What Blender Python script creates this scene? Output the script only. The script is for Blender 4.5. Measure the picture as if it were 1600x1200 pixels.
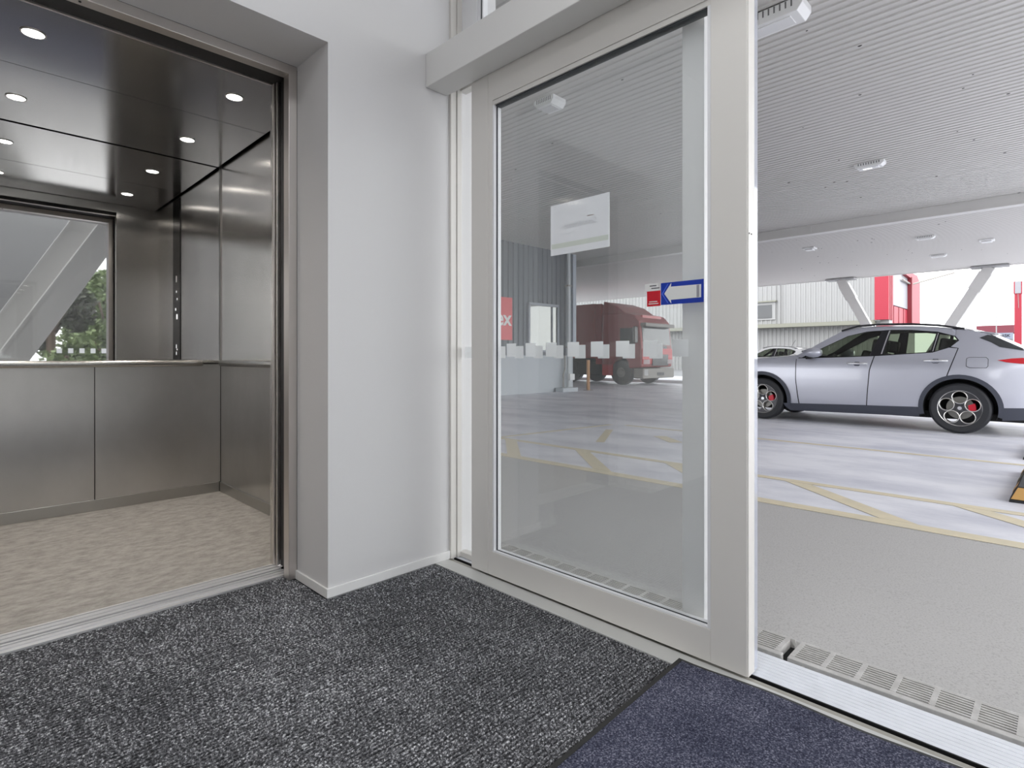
import bpy, bmesh, math, random
from mathutils import Vector, Matrix
from mathutils.geometry import delaunay_2d_cdt
for o in list(bpy.data.objects): bpy.data.objects.remove(o)
S = bpy.context.scene
COL = S.collection
R = math.radians
random.seed(7)

# ------------------------------------------------------------------ camera, sky, exposure
cam = bpy.data.cameras.new('camera'); camo = bpy.data.objects.new('camera', cam); COL.objects.link(camo)
camo.location = (0, 0, 0.9); camo.rotation_euler = (R(90), 0, R(44.75 - 90))
cam.sensor_width = 36; cam.lens = 875.12 / 1600 * 36; cam.shift_y = -42.17 / 1600
cam.clip_start = 0.02; cam.clip_end = 600
S.camera = camo
S.view_settings.view_transform = 'Standard'; S.view_settings.look = 'None'
S.view_settings.exposure = 0.0; S.view_settings.gamma = 1.0; S.view_settings.use_curve_mapping = False

w = bpy.data.worlds.new('overcast_sky'); S.world = w; w.use_nodes = True
nt = w.node_tree; bg = nt.nodes['Background']
tc = nt.nodes.new('ShaderNodeTexCoord'); nz = nt.nodes.new('ShaderNodeTexNoise'); rp = nt.nodes.new('ShaderNodeValToRGB')
mp = nt.nodes.new('ShaderNodeMapping'); mp.inputs['Scale'].default_value = (1, 1, 3)
nz.inputs['Scale'].default_value = 2.2; nz.inputs['Detail'].default_value = 5
rp.color_ramp.elements[0].position = .35; rp.color_ramp.elements[0].color = (.84, .88, .95, 1)
rp.color_ramp.elements[1].position = .62; rp.color_ramp.elements[1].color = (1, 1, 1, 1)
nt.links.new(tc.outputs['Generated'], mp.inputs['Vector']); nt.links.new(mp.outputs['Vector'], nz.inputs['Vector'])
nt.links.new(nz.outputs['Fac'], rp.inputs['Fac']); nt.links.new(rp.outputs['Color'], bg.inputs['Color'])
bg.inputs['Strength'].default_value = 4.1

# ------------------------------------------------------------------ materials
def sc(r, g, b):
    f = lambda v: (v / 255 / 12.92) if v / 255 <= .04045 else ((v / 255 + .055) / 1.055) ** 2.4
    return (f(r), f(g), f(b), 1)
MATS = {}
def mat(name, col, rough=.5, metal=0., noise=None, bump=None, emit=0., ecol=None, coat=0., spec=None, aniso=None):
    """noise = (scale xyz, colour2, lo, hi); bump = (scale xyz, strength, distance)"""
    m = bpy.data.materials.new(name); m.use_nodes = True; t = m.node_tree; b = t.nodes['Principled BSDF']
    b.inputs['Base Color'].default_value = col; b.inputs['Roughness'].default_value = rough; b.inputs['Metallic'].default_value = metal
    if coat: b.inputs['Coat Weight'].default_value = coat; b.inputs['Coat Roughness'].default_value = .05
    if spec is not None: b.inputs['Specular IOR Level'].default_value = spec
    if emit:
        b.inputs['Emission Color'].default_value = ecol or col; b.inputs['Emission Strength'].default_value = emit
    def coords(s, det=4, ro=.6):
        c = t.nodes.new('ShaderNodeTexCoord'); p = t.nodes.new('ShaderNodeMapping'); p.inputs['Scale'].default_value = s
        t.links.new(c.outputs['Object'], p.inputs['Vector']); n = t.nodes.new('ShaderNodeTexNoise')
        n.inputs['Scale'].default_value = 1; n.inputs['Detail'].default_value = det; n.inputs['Roughness'].default_value = ro
        t.links.new(p.outputs['Vector'], n.inputs['Vector']); return n
    if noise:
        n = coords(noise[0], *noise[4:6]); r = t.nodes.new('ShaderNodeValToRGB')
        r.color_ramp.elements[0].position = noise[2]; r.color_ramp.elements[1].position = noise[3]
        r.color_ramp.elements[0].color = col; r.color_ramp.elements[1].color = noise[1]
        t.links.new(n.outputs['Fac'], r.inputs['Fac']); t.links.new(r.outputs['Color'], b.inputs['Base Color'])
    if bump:
        n = coords(bump[0]); u = t.nodes.new('ShaderNodeBump'); u.inputs['Strength'].default_value = bump[1]; u.inputs['Distance'].default_value = bump[2]
        t.links.new(n.outputs['Fac'], u.inputs['Height']); t.links.new(u.outputs['Normal'], b.inputs['Normal'])
    if aniso is not None:
        b.inputs['Anisotropic'].default_value = aniso[0]; b.inputs['Anisotropic Rotation'].default_value = aniso[1]
        tg = t.nodes.new('ShaderNodeTangent'); tg.direction_type = 'RADIAL'; tg.axis = 'Z'
        t.links.new(tg.outputs['Tangent'], b.inputs['Tangent'])
    MATS[name] = m; return m
def glassmat(name, tint=(1, 1, 1, 1), f0=.05, rough=0., body=0., bodycol=(.5, .5, .5, 1)):
    """thin pane: transparent and mirror mixed by the viewing angle (Schlick), plus an optional diffuse share for painted-in haze or milkiness"""
    m = bpy.data.materials.new(name); m.use_nodes = True; t = m.node_tree; t.nodes.remove(t.nodes['Principled BSDF'])
    out = t.nodes['Material Output']
    lw = t.nodes.new('ShaderNodeLayerWeight'); lw.inputs['Blend'].default_value = .5
    pw = t.nodes.new('ShaderNodeMath'); pw.operation = 'POWER'; pw.inputs[1].default_value = 5
    ma = t.nodes.new('ShaderNodeMath'); ma.operation = 'MULTIPLY_ADD'; ma.inputs[1].default_value = 1 - f0; ma.inputs[2].default_value = f0
    t.links.new(lw.outputs['Facing'], pw.inputs[0]); t.links.new(pw.outputs[0], ma.inputs[0])
    tr = t.nodes.new('ShaderNodeBsdfTransparent'); tr.inputs['Color'].default_value = tint
    gl = t.nodes.new('ShaderNodeBsdfGlossy'); gl.inputs['Roughness'].default_value = rough
    first = tr
    if body:
        df = t.nodes.new('ShaderNodeBsdfDiffuse'); df.inputs['Color'].default_value = bodycol
        m0 = t.nodes.new('ShaderNodeMixShader'); m0.inputs[0].default_value = body
        t.links.new(tr.outputs[0], m0.inputs[1]); t.links.new(df.outputs[0], m0.inputs[2]); first = m0
    mx = t.nodes.new('ShaderNodeMixShader'); t.links.new(ma.outputs[0], mx.inputs[0])
    t.links.new(first.outputs[0], mx.inputs[1]); t.links.new(gl.outputs[0], mx.inputs[2]); t.links.new(mx.outputs[0], out.inputs['Surface'])
    MATS[name] = m; return m

def thinmat(name, col, through):
    m = bpy.data.materials.new(name); m.use_nodes = True; t = m.node_tree; t.nodes.remove(t.nodes['Principled BSDF'])
    d = t.nodes.new('ShaderNodeBsdfDiffuse'); r = t.nodes.new('ShaderNodeBsdfTranslucent'); x = t.nodes.new('ShaderNodeMixShader')
    d.inputs['Color'].default_value = col; r.inputs['Color'].default_value = col; x.inputs[0].default_value = through
    t.links.new(d.outputs[0], x.inputs[1]); t.links.new(r.outputs[0], x.inputs[2]); t.links.new(x.outputs[0], t.nodes['Material Output'].inputs['Surface'])
    MATS[name] = m; return m
M_wall = mat('white_paint', (.66, .65, .65, 1), .55, bump=((60, 60, 60), .04, .002))
M_skirt = mat('skirting_gloss', (.80, .79, .78, 1), .35)
M_ceil = mat('ceiling_white', (.82, .82, .82, 1), .7)
M_alu = mat('powder_coated_aluminium', (.73, .705, .665, 1), .38)
M_alu2 = mat('header_aluminium', (.74, .73, .71, 1), .42)
M_aluW = mat('white_aluminium', (.80, .80, .81, 1), .4)
M_track = mat('track_brown_grey', (.34, .325, .285, 1), .5)
M_black = mat('plain_black', (.008, .008, .009, 1), .5)
M_gasket = mat('dark_gasket', (.03, .035, .04, 1), .5)
M_thresh = mat('bare_aluminium', (.86, .88, .93, 1), .42, .1, noise=((8, 8, 8), (.76, .78, .82, 1), .35, .7))
M_grate = mat('galvanised_grate', (.50, .485, .465, 1), .5, .1, noise=((30, 30, 30), (.62, .605, .585, 1), .4, .7))
M_void = mat('dark_void', (.008, .008, .008, 1), .9)
M_pane = glassmat('clear_pane', (.994, 1, .997, 1), .048, body=.036, bodycol=(.8, .82, .82, 1))  # pale diffuse share paints reflection haze into the clear glass
M_strip = glassmat('clear_edge_seal', (.86, .88, .93, 1), .08, body=.35, bodycol=(.8, .82, .88, 1))
M_film = thinmat('frosted_film', (.90, .91, .92, 1), .55)
M_paper = thinmat('white_paper', (.92, .92, .95, 1), .62)
M_paperink = thinmat('pale_grey_ink', (.78, .78, .80, 1), .7)
M_paperband = thinmat('pale_green_band', (.72, .76, .68, 1), .62)
M_papred = thinmat('pale_red_ink', (.80, .55, .55, 1), .62)
M_blue = mat('blue_vinyl', sc(0, 50, 165), .4)
M_lblue = mat('light_blue_vinyl', sc(75, 110, 225), .4)
M_white = mat('white_vinyl', (.78, .78, .76, 1), .4)
M_red = mat('red_vinyl', sc(205, 15, 40), .4)
M_ink = mat('black_ink', (.05, .05, .06, 1), .5)
# lift
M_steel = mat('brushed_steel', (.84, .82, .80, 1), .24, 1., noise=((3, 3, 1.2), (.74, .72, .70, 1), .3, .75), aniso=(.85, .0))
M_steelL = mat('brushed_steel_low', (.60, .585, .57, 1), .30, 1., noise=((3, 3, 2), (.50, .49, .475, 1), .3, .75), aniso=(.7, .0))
M_jamb = mat('satin_steel_jamb', (.74, .70, .67, 1), .36, 1.)
M_liftceil = mat('polished_dark_steel', (.74, .73, .72, 1), .15, 1., bump=((300, 300, 300), .02, .0005))
M_mirror = mat('mirror_steel', (.80, .80, .80, 1), .015, 1.)
M_kick = mat('kick_steel', (.42, .41, .39, 1), .28, 1.)
M_rail = mat('rail_steel', (.45, .44, .42, 1), .25, 1.)
M_vinyl = mat('mottled_vinyl', sc(166, 162, 157), .5, noise=((13, 24, 13), sc(122, 118, 112), .38, .64, 9, .78))
M_cop = mat('black_glass_panel', (.015, .015, .016, 1), .12)
M_led = mat('led_disc', (1, 1, 1, 1), .5, emit=14, ecol=(1, .95, .88, 1))
M_btn = mat('lit_button', (.8, .8, .8, 1), .4, emit=1.2)
M_sill = mat('sill_aluminium', (.70, .70, .71, 1), .33, .6)
# exterior
M_conc = mat('aggregate_concrete', sc(186, 184, 182), .7, noise=((150, 150, 150), sc(132, 129, 126), .50, .74, 7, .75), bump=((260, 260, 260), .12, .003))
M_soff = mat('white_soffit_steel', (.575, .56, .535, 1), .40)
M_beam = mat('painted_beam', (.56, .55, .53, 1), .4)
M_lum = mat('luminaire_plastic', (.78, .78, .77, 1), .35)
M_diff = mat('lit_diffuser', (.9, .9, .9, 1), .3, emit=2.0, ecol=(1, 1, 1, 1))
M_diff0 = mat('unlit_diffuser', (.74, .74, .74, 1), .25)
M_grille = mat('luminaire_shadow_vents', (.16, .16, .16, 1), .6)
M_yel = mat('worn_yellow_paint', sc(222, 210, 182), .7, noise=((6, 6, 6), sc(208, 199, 176), .4, .7))
M_wline = mat('white_line_paint', (.80, .80, .82, 1), .6)
M_dark = mat('charcoal_cladding', sc(92, 97, 104), .5)
M_block = mat('pale_grey_block', sc(188, 193, 198), .7)
M_wfar = mat('white_cladding', (.30, .30, .295, 1), .5)
M_olive = mat('olive_grey_awning', sc(128, 128, 116), .6)
M_redb = mat('red_cladding', sc(158, 36, 54), .5)
M_reddk = mat('red_cladding_seam', sc(120, 26, 38), .5)
M_panelW = mat('pale_sign_face', (.30, .305, .33, 1), .5)
M_dkglass = mat('dark_window_glass', (.03, .033, .036, 1), .06, 0., spec=.8)
M_maroon = mat('maroon_cladding', sc(112, 46, 58), .6)
M_signlet = mat('dark_lettering', sc(22, 24, 40), .7)
M_signw = mat('pale_blue_sign', sc(128, 134, 148), .6)
M_timber = mat('tan_post', sc(190, 142, 100), .6)
M_asph = mat('far_asphalt', sc(120, 120, 122), .85)
M_leafD = mat('dark_foliage', sc(66, 74, 56), .7, noise=((2, 2, 2), sc(92, 88, 84), .4, .65))
M_leafG = mat('green_foliage', sc(84, 100, 62), .7, noise=((2, 2, 2), sc(122, 136, 92), .4, .7))
M_bark = mat('bark', sc(80, 66, 54), .9)
# car
M_paint = mat('silver_paint', (.50, .51, .575, 1), .34, .55, coat=.8)
M_paintW = mat('white_car_paint', (.62, .62, .62, 1), .3, .1, coat=.6)
M_carglass = glassmat('tinted_car_glass', (.42, .46, .39, 1), .06)
M_gloss = mat('gloss_black_trim', (.012, .012, .015, 1), .15)
M_clad = mat('grey_plastic_cladding', (.05, .055, .075, 1), .5)
M_tyre = mat('tyre_rubber', (.022, .023, .027, 1), .62)
M_rimd = mat('dark_rim', (.07, .07, .075, 1), .35, .8)
M_rims = mat('machined_rim', (.68, .67, .64, 1), .25, .9)
M_cal = mat('red_caliper', sc(200, 15, 45), .35)
M_disc = mat('brake_disc', (.22, .215, .20, 1), .45, .9)
M_lamp = mat('red_lamp', sc(190, 10, 30), .12, coat=.6)
M_seat = mat('dark_seat', (.035, .035, .035, 1), .7)
M_chrome = mat('satin_chrome', (.75, .76, .78, 1), .2, .95)
M_under = mat('underbody', (.01, .01, .011, 1), .8)
M_truck = mat('dull_red_truck', sc(146, 52, 52), .45, coat=.2)
M_truckb = mat('bright_red_truck', sc(190, 40, 46), .4, coat=.3)
M_tgrey = mat('truck_grey_plastic', sc(150, 146, 140), .6)
M_stopB = mat('stop_rubber', (.02, .02, .022, 1), .7)
M_stopY = mat('stop_yellow', sc(205, 160, 95), .5)
M_dot = mat('soffit_speck', (.06, .055, .05, 1), .9)

def carpet_mat():
    m = mat('charcoal_rib_carpet', (.02, .02, .022, 1), .95); t = m.node_tree; b = t.nodes['Principled BSDF']
    c = t.nodes.new('ShaderNodeTexCoord')
    def noise(scale, det=2):
        n = t.nodes.new('ShaderNodeTexNoise'); n.inputs['Scale'].default_value = scale; n.inputs['Detail'].default_value = det
        n.inputs['Roughness'].default_value = .7; t.links.new(c.outputs['Object'], n.inputs['Vector']); return n
    n1 = noise(165, 3); n2 = noise(2.2, 3)
    ad = t.nodes.new('ShaderNodeMath'); ad.operation = 'MULTIPLY_ADD'; ad.inputs[1].default_value = .16
    t.links.new(n2.outputs['Fac'], ad.inputs[0]); t.links.new(n1.outputs['Fac'], ad.inputs[2])
    r = t.nodes.new('ShaderNodeValToRGB'); e = r.color_ramp.elements
    e[0].position = .46; e[0].color = sc(44, 44, 46); e[1].position = .78; e[1].color = sc(225, 225, 228)
    k = r.color_ramp.elements.new(.62); k.color = sc(98, 98, 101)
    t.links.new(ad.outputs[0], r.inputs['Fac']); t.links.new(r.outputs['Color'], b.inputs['Base Color'])
    u = t.nodes.new('ShaderNodeBump'); u.inputs['Strength'].default_value = .8; u.inputs['Distance'].default_value = .003
    t.links.new(n1.outputs['Fac'], u.inputs['Height']); t.links.new(u.outputs['Normal'], b.inputs['Normal'])
    b.inputs['Specular IOR Level'].default_value = .1
    return m
M_carpet = carpet_mat()
def pile_mat():
    m = mat('navy_pile', (.02, .02, .04, 1), .95); t = m.node_tree; b = t.nodes['Principled BSDF']
    c = t.nodes.new('ShaderNodeTexCoord')
    n1 = t.nodes.new('ShaderNodeTexNoise'); n1.inputs['Scale'].default_value = 230; n1.inputs['Detail'].default_value = 3; n1.inputs['Roughness'].default_value = .7
    n2 = t.nodes.new('ShaderNodeTexNoise'); n2.inputs['Scale'].default_value = 7; n2.inputs['Detail'].default_value = 3
    for n in (n1, n2): t.links.new(c.outputs['Object'], n.inputs['Vector'])
    ad = t.nodes.new('ShaderNodeMath'); ad.operation = 'MULTIPLY_ADD'; ad.inputs[1].default_value = .18
    t.links.new(n2.outputs['Fac'], ad.inputs[0]); t.links.new(n1.outputs['Fac'], ad.inputs[2])
    r = t.nodes.new('ShaderNodeValToRGB'); e = r.color_ramp.elements
    e[0].position = .44; e[0].color = sc(40, 42, 58); e[1].position = .80; e[1].color = sc(152, 152, 166)
    k = r.color_ramp.elements.new(.62); k.color = sc(78, 80, 97)
    t.links.new(ad.outputs[0], r.inputs['Fac']); t.links.new(r.outputs['Color'], b.inputs['Base Color'])
    u = t.nodes.new('ShaderNodeBump'); u.inputs['Strength'].default_value = .9; u.inputs['Distance'].default_value = .003
    t.links.new(n1.outputs['Fac'], u.inputs['Height']); t.links.new(u.outputs['Normal'], b.inputs['Normal'])
    b.inputs['Specular IOR Level'].default_value = .1
    return m
M_pile = pile_mat()
def slab_mat():
    """pale trowelled car-park slab with long tyre-polished smears running with the bays"""
    m = mat('pale_trowelled_concrete', sc(214, 214, 222), .42); t = m.node_tree; b = t.nodes['Principled BSDF']
    c = t.nodes.new('ShaderNodeTexCoord')
    def noise(s, det=5):
        p = t.nodes.new('ShaderNodeMapping'); p.inputs['Scale'].default_value = s; t.links.new(c.outputs['Object'], p.inputs['Vector'])
        n = t.nodes.new('ShaderNodeTexNoise'); n.inputs['Scale'].default_value = 1; n.inputs['Detail'].default_value = det; n.inputs['Roughness'].default_value = .65
        t.links.new(p.outputs['Vector'], n.inputs['Vector']); return n
    n = noise((1.5, .8, 1), 8); r = t.nodes.new('ShaderNodeValToRGB'); e = r.color_ramp.elements
    e[0].position = .34; e[0].color = sc(200, 201, 212); e[1].position = .6; e[1].color = sc(238, 238, 244)
    t.links.new(n.outputs['Fac'], r.inputs['Fac']); t.links.new(r.outputs['Color'], b.inputs['Base Color'])
    n2 = noise((5, 1.5, 1)); mr = t.nodes.new('ShaderNodeMapRange'); mr.inputs['To Min'].default_value = .3; mr.inputs['To Max'].default_value = .6
    t.links.new(n2.outputs['Fac'], mr.inputs['Value']); t.links.new(mr.outputs['Result'], b.inputs['Roughness'])
    return m
M_slab = slab_mat()

# ------------------------------------------------------------------ mesh helpers
class G:
    def __init__(s): s.v = []; s.f = []
    def add(s, vs, fs):
        k = len(s.v); s.v += [tuple(p) for p in vs]; s.f += [tuple(i + k for i in q) for q in fs]; return s
    def box(s, x0, x1, y0, y1, z0, z1):
        if x0 > x1: x0, x1 = x1, x0
        if y0 > y1: y0, y1 = y1, y0
        if z0 > z1: z0, z1 = z1, z0
        return s.add([(x0, y0, z0), (x1, y0, z0), (x1, y1, z0), (x0, y1, z0), (x0, y0, z1), (x1, y0, z1), (x1, y1, z1), (x0, y1, z1)],
                     [(0, 3, 2, 1), (4, 5, 6, 7), (0, 1, 5, 4), (1, 2, 6, 5), (2, 3, 7, 6), (3, 0, 4, 7)])
    def prism(s, poly, fn, a, b):
        """extrude a 2D polygon: fn(u, v, t) -> point, t from a to b"""
        n = len(poly); vs = [fn(u, v, a) for u, v in poly] + [fn(u, v, b) for u, v in poly]
        fs = [tuple(range(n - 1, -1, -1)), tuple(range(n, 2 * n))] + [(i, (i + 1) % n, n + (i + 1) % n, n + i) for i in range(n)]
        return s.add(vs, fs)
    def beam(s, p, q, wx, wy, up=(0, 0, 1)):
        """rectangular bar from p to q"""
        p = Vector(p); q = Vector(q); d = (q - p).normalized(); a = d.cross(Vector(up)).normalized(); b = a.cross(d)
        vs = []
        for c in (p, q):
            for i, j in ((-1, -1), (1, -1), (1, 1), (-1, 1)): vs.append(c + a * (i * wx / 2) + b * (j * wy / 2))
        return s.add(vs, [(0, 1, 2, 3), (7, 6, 5, 4), (0, 4, 5, 1), (1, 5, 6, 2), (2, 6, 7, 3), (3, 7, 4, 0)])
    def tube(s, path, r, n=12, ry=None):
        ry = ry or r; pts = [Vector(p) for p in path]; rings = []
        for i, p in enumerate(pts):
            d = (pts[min(i + 1, len(pts) - 1)] - pts[max(i - 1, 0)]).normalized()
            ref = Vector((0, 0, 1)) if abs(d.z) < .95 else Vector((1, 0, 0))
            a = d.cross(ref).normalized(); b = a.cross(d)
            rings.append([p + a * (r * math.cos(2 * math.pi * k / n)) + b * (ry * math.sin(2 * math.pi * k / n)) for k in range(n)])
        vs = [q for g in rings for q in g]; fs = []
        for i in range(len(pts) - 1):
            for k in range(n):
                fs.append((i * n + k, i * n + (k + 1) % n, (i + 1) * n + (k + 1) % n, (i + 1) * n + k))
        fs.append(tuple(range(n - 1, -1, -1))); m = (len(pts) - 1) * n; fs.append(tuple(range(m, m + n)))
        return s.add(vs, fs)
    def lathe(s, prof, fn, n=40):
        """profile of (radius, t) turned; fn(cos*r, sin*r, t) -> point"""
        k = len(prof); vs = []
        for i in range(n):
            a = 2 * math.pi * i / n
            for r, t in prof: vs.append(fn(r * math.cos(a), r * math.sin(a), t))
        fs = [(i * k + j, ((i + 1) % n) * k + j, ((i + 1) % n) * k + j + 1, i * k + j + 1) for i in range(n) for j in range(k - 1)]
        return s.add(vs, fs)
    def disc(s, c, r, n=28, nz=-1, h=.002):
        x, y, z = c
        return s.lathe([(1e-4, 0), (r, 0), (r, h), (1e-4, h)], lambda a, b, t: (x + a, y + b, z + (t if nz > 0 else -t)), n)
ROOT = {}
def origin(o):
    while o.parent: o = o.parent
    return ROOT.get(o.name, Vector((0, 0, 0)))
def obj(name, g, m, parent=None, smooth=False, bevel=0., kind=None, label=None, cat=None, group=None, seg=2, org=None):
    off = origin(parent) if parent else Vector(org or (0, 0, 0))
    me = bpy.data.meshes.new(name); me.from_pydata([tuple(Vector(p) - off) for p in g.v], [], g.f)
    bm = bmesh.new(); bm.from_mesh(me)
    if bevel:
        ed = [e for e in bm.edges if len(e.link_faces) == 2 and e.calc_face_angle(0) > R(30)]
        bmesh.ops.bevel(bm, geom=ed, offset=bevel, segments=seg, profile=.5, affect='EDGES')
    bmesh.ops.recalc_face_normals(bm, faces=bm.faces)
    bm.to_mesh(me); bm.free()
    if smooth:
        for p in me.polygons: p.use_smooth = True
        try: me.set_sharp_from_angle(angle=R(38))
        except Exception: pass
    me.materials.append(m)
    o = bpy.data.objects.new(name, me); COL.objects.link(o)
    if parent: o.parent = parent
    else: o.location = off; ROOT[o.name] = off
    tag(o, label, cat, group, kind); return o
def tag(o, label=None, cat=None, group=None, kind=None):
    if label: o['label'] = label
    if cat: o['category'] = cat
    if group: o['group'] = group
    if kind: o['kind'] = kind
    return o
def thing(name, loc, label, cat, group=None, kind=None):
    o = bpy.data.objects.new(name, None); COL.objects.link(o); o.location = loc; o.empty_display_size = .1
    ROOT[o.name] = Vector(loc); return tag(o, label, cat, group, kind)
def move(o, loc, rz=0.):
    o.location = loc; o.rotation_euler = (0, 0, rz); return o
def struct(name, g, m, **k): return obj(name, g, m, kind='structure', **k)
def copy_tree(o, parent=None):
    c = o.copy(); COL.objects.link(c); c.parent = parent
    for ch in o.children: copy_tree(ch, c)
    return c
def text_geo(txt, size, fn, depth=.001, bold=False, align='CENTER'):
    cu = bpy.data.curves.new('t', 'FONT'); cu.body = txt; cu.size = size; cu.align_x = align; cu.align_y = 'CENTER'; cu.extrude = depth
    if bold: cu.offset = size * .02
    o = bpy.data.objects.new('t', cu); COL.objects.link(o)
    dg = bpy.context.evaluated_depsgraph_get(); me = bpy.data.meshes.new_from_object(o.evaluated_get(dg))
    g = G(); g.add([fn(v.co.x, v.co.y, v.co.z) for v in me.vertices], [tuple(p.vertices) for p in me.polygons])
    bpy.data.objects.remove(o); bpy.data.curves.remove(cu); bpy.data.meshes.remove(me); return g
def inpoly(p, poly):
    x, y = p; c = False; n = len(poly); j = n - 1
    for i in range(n):
        if (poly[i][1] > y) != (poly[j][1] > y) and x < (poly[j][0] - poly[i][0]) * (y - poly[i][1]) / (poly[j][1] - poly[i][1]) + poly[i][0]: c = not c
        j = i
    return c
def dense(poly, step):
    out = []
    for i, a in enumerate(poly):
        b = poly[(i + 1) % len(poly)]; L = math.hypot(b[0] - a[0], b[1] - a[1]); n = max(1, int(L / step))
        out += [(a[0] + (b[0] - a[0]) * k / n, a[1] + (b[1] - a[1]) * k / n) for k in range(n)]
    return out
def sheet(outer, holes, step, fn, thick=None):
    """triangulated plate with holes; fn(u, v) -> point"""
    P = dense(outer, step); H = [dense(h, step) for h in holes]
    vs = [Vector(p) for p in P]; ed = [(i, (i + 1) % len(P)) for i in range(len(P))]
    for h in H:
        k = len(vs); vs += [Vector(p) for p in h]; ed += [(k + i, k + (i + 1) % len(h)) for i in range(len(h))]
    u0 = min(p[0] for p in P); u1 = max(p[0] for p in P); v0 = min(p[1] for p in P); v1 = max(p[1] for p in P)
    nu = int((u1 - u0) / step); nv = int((v1 - v0) / step)
    for i in range(1, nu + 1):
        for j in range(1, nv + 1):
            p = (u0 + i * step + (j % 2) * step * .5, v0 + j * step)
            if inpoly(p, P) and not any(inpoly(p, h) for h in H):
                if min((p[0] - q[0]) ** 2 + (p[1] - q[1]) ** 2 for q in P + [x for h in H for x in h]) > (step * .45) ** 2: vs.append(Vector(p))
    V, E, F, _, _, _ = delaunay_2d_cdt(vs, ed, [], 0, 1e-5)
    fs = []
    for f in F:
        c = (sum(V[i].x for i in f) / 3, sum(V[i].y for i in f) / 3)
        if inpoly(c, P) and not any(inpoly(c, h) for h in H): fs.append(tuple(f))
    used = sorted({i for f in fs for i in f}); ix = {i: k for k, i in enumerate(used)}
    g = G(); g.add([fn(V[i].x, V[i].y) for i in used], [tuple(ix[i] for i in f) for f in fs]); return g
def circle(c, r, n=36, a0=0., a1=2 * math.pi, close=False):
    m = n if not close else n + 1
    return [(c[0] + r * math.cos(a0 + (a1 - a0) * i / n), c[1] + r * math.sin(a0 + (a1 - a0) * i / n)) for i in range(m)]
def inset(poly, d):
    n = len(poly); A = sum(poly[i][0] * poly[(i + 1) % n][1] - poly[(i + 1) % n][0] * poly[i][1] for i in range(n)); sg = 1 if A > 0 else -1
    out = []
    for i in range(n):
        a, b, c = poly[i - 1], poly[i], poly[(i + 1) % n]
        def nrm(p, q):
            L = math.hypot(q[0] - p[0], q[1] - p[1]) or 1; return (-(q[1] - p[1]) / L * sg, (q[0] - p[0]) / L * sg)
        n1 = nrm(a, b); n2 = nrm(b, c); m = (n1[0] + n2[0], n1[1] + n2[1]); L = m[0] * n1[0] + m[1] * n1[1]
        L = max(L, .4); out.append((b[0] + m[0] * d / L, b[1] + m[1] * d / L))
    return out
def corrug(u0, u1, pitch, depth, fn, a, b, top=.45, slope=.12):
    """trapezoidal ribbed sheet: fn(u, h, t)"""
    pts = []; u = u0
    while u < u1:
        for du, h in ((0, 0), (pitch * (1 - top - 2 * slope), 0), (pitch * (1 - top - slope), depth), (pitch * (1 - slope), depth)): pts.append((u + du, h))
        u += pitch
    pts.append((u, 0)); n = len(pts); g = G()
    g.add([fn(p, h, a) for p, h in pts] + [fn(p, h, b) for p, h in pts], [(i, i + 1, n + i + 1, n + i) for i in range(n - 1)]); return g

# ================================================================== ROOM SHELL
WY = 1.962            # lift wall face
XL, XR = 1.0024, 1.581
CEIL = 2.95
struct('floor', G().box(-1.9, 1.497, -.74, 2.30, -.12, -.006), M_void)
g = G()
g.box(XL, 1.60, WY, 2.2235, -.1, CEIL); g.box(1.60, 1.88, WY + .014, 2.2235, -.3, 4.3)
struct('wall_lift_right', g, M_wall)
struct('wall_lift_left', G().box(-1.9, -.10, WY, 2.2235, -.1, CEIL), M_wall)
struct('wall_lift_head', G().box(-.10, XL, WY, 2.2235, 2.0767, CEIL), M_wall)
struct('wall_left', G().box(-2.0, -1.9, -.74, 2.22, -.1, CEIL), M_wall)
struct('ceiling', G().box(-2.0, 1.88, -.74, 2.2235, CEIL, CEIL + .1), M_ceil)
sk = .036
struct('baseboard_right', G().box(XL - .008, XR, WY - .008, WY, 0, sk), M_skirt, bevel=.002)
struct('baseboard_reveal', G().box(XL - .008, XL, WY, 2.2235, 0, sk), M_skirt, bevel=.002)
struct('baseboard_left', G().box(-1.9, -.1, WY - .008, WY, 0, sk), M_skirt, bevel=.002)

# carpet: ribs running towards the doors
g = G(); pitch = .0127; y = -.66
while y < 2.284:
    x0 = -1.89 if y < WY - .012 else -.09
    x1 = 1.495 if y < WY - .012 else XL - .010
    if True:
        prof = [(.0006, -.0058), (.0018, -.0016), (.0055, 0), (.0092, -.0016), (.0106, -.0058)]
        vs = [(x0, y + a, b) for a, b in prof] + [(x1 + random.uniform(-.0015, .0015), y + a, b) for a, b in prof]
        g.add(vs, [(i, i + 1, 6 + i, 5 + i) for i in range(4)] + [(5, 6, 7, 8, 9)])
    y += pitch
obj('ribbed_carpet', g, M_carpet, kind='stuff', label='charcoal ribbed entrance carpet covering the lobby floor', cat='carpet', smooth=True)

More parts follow.
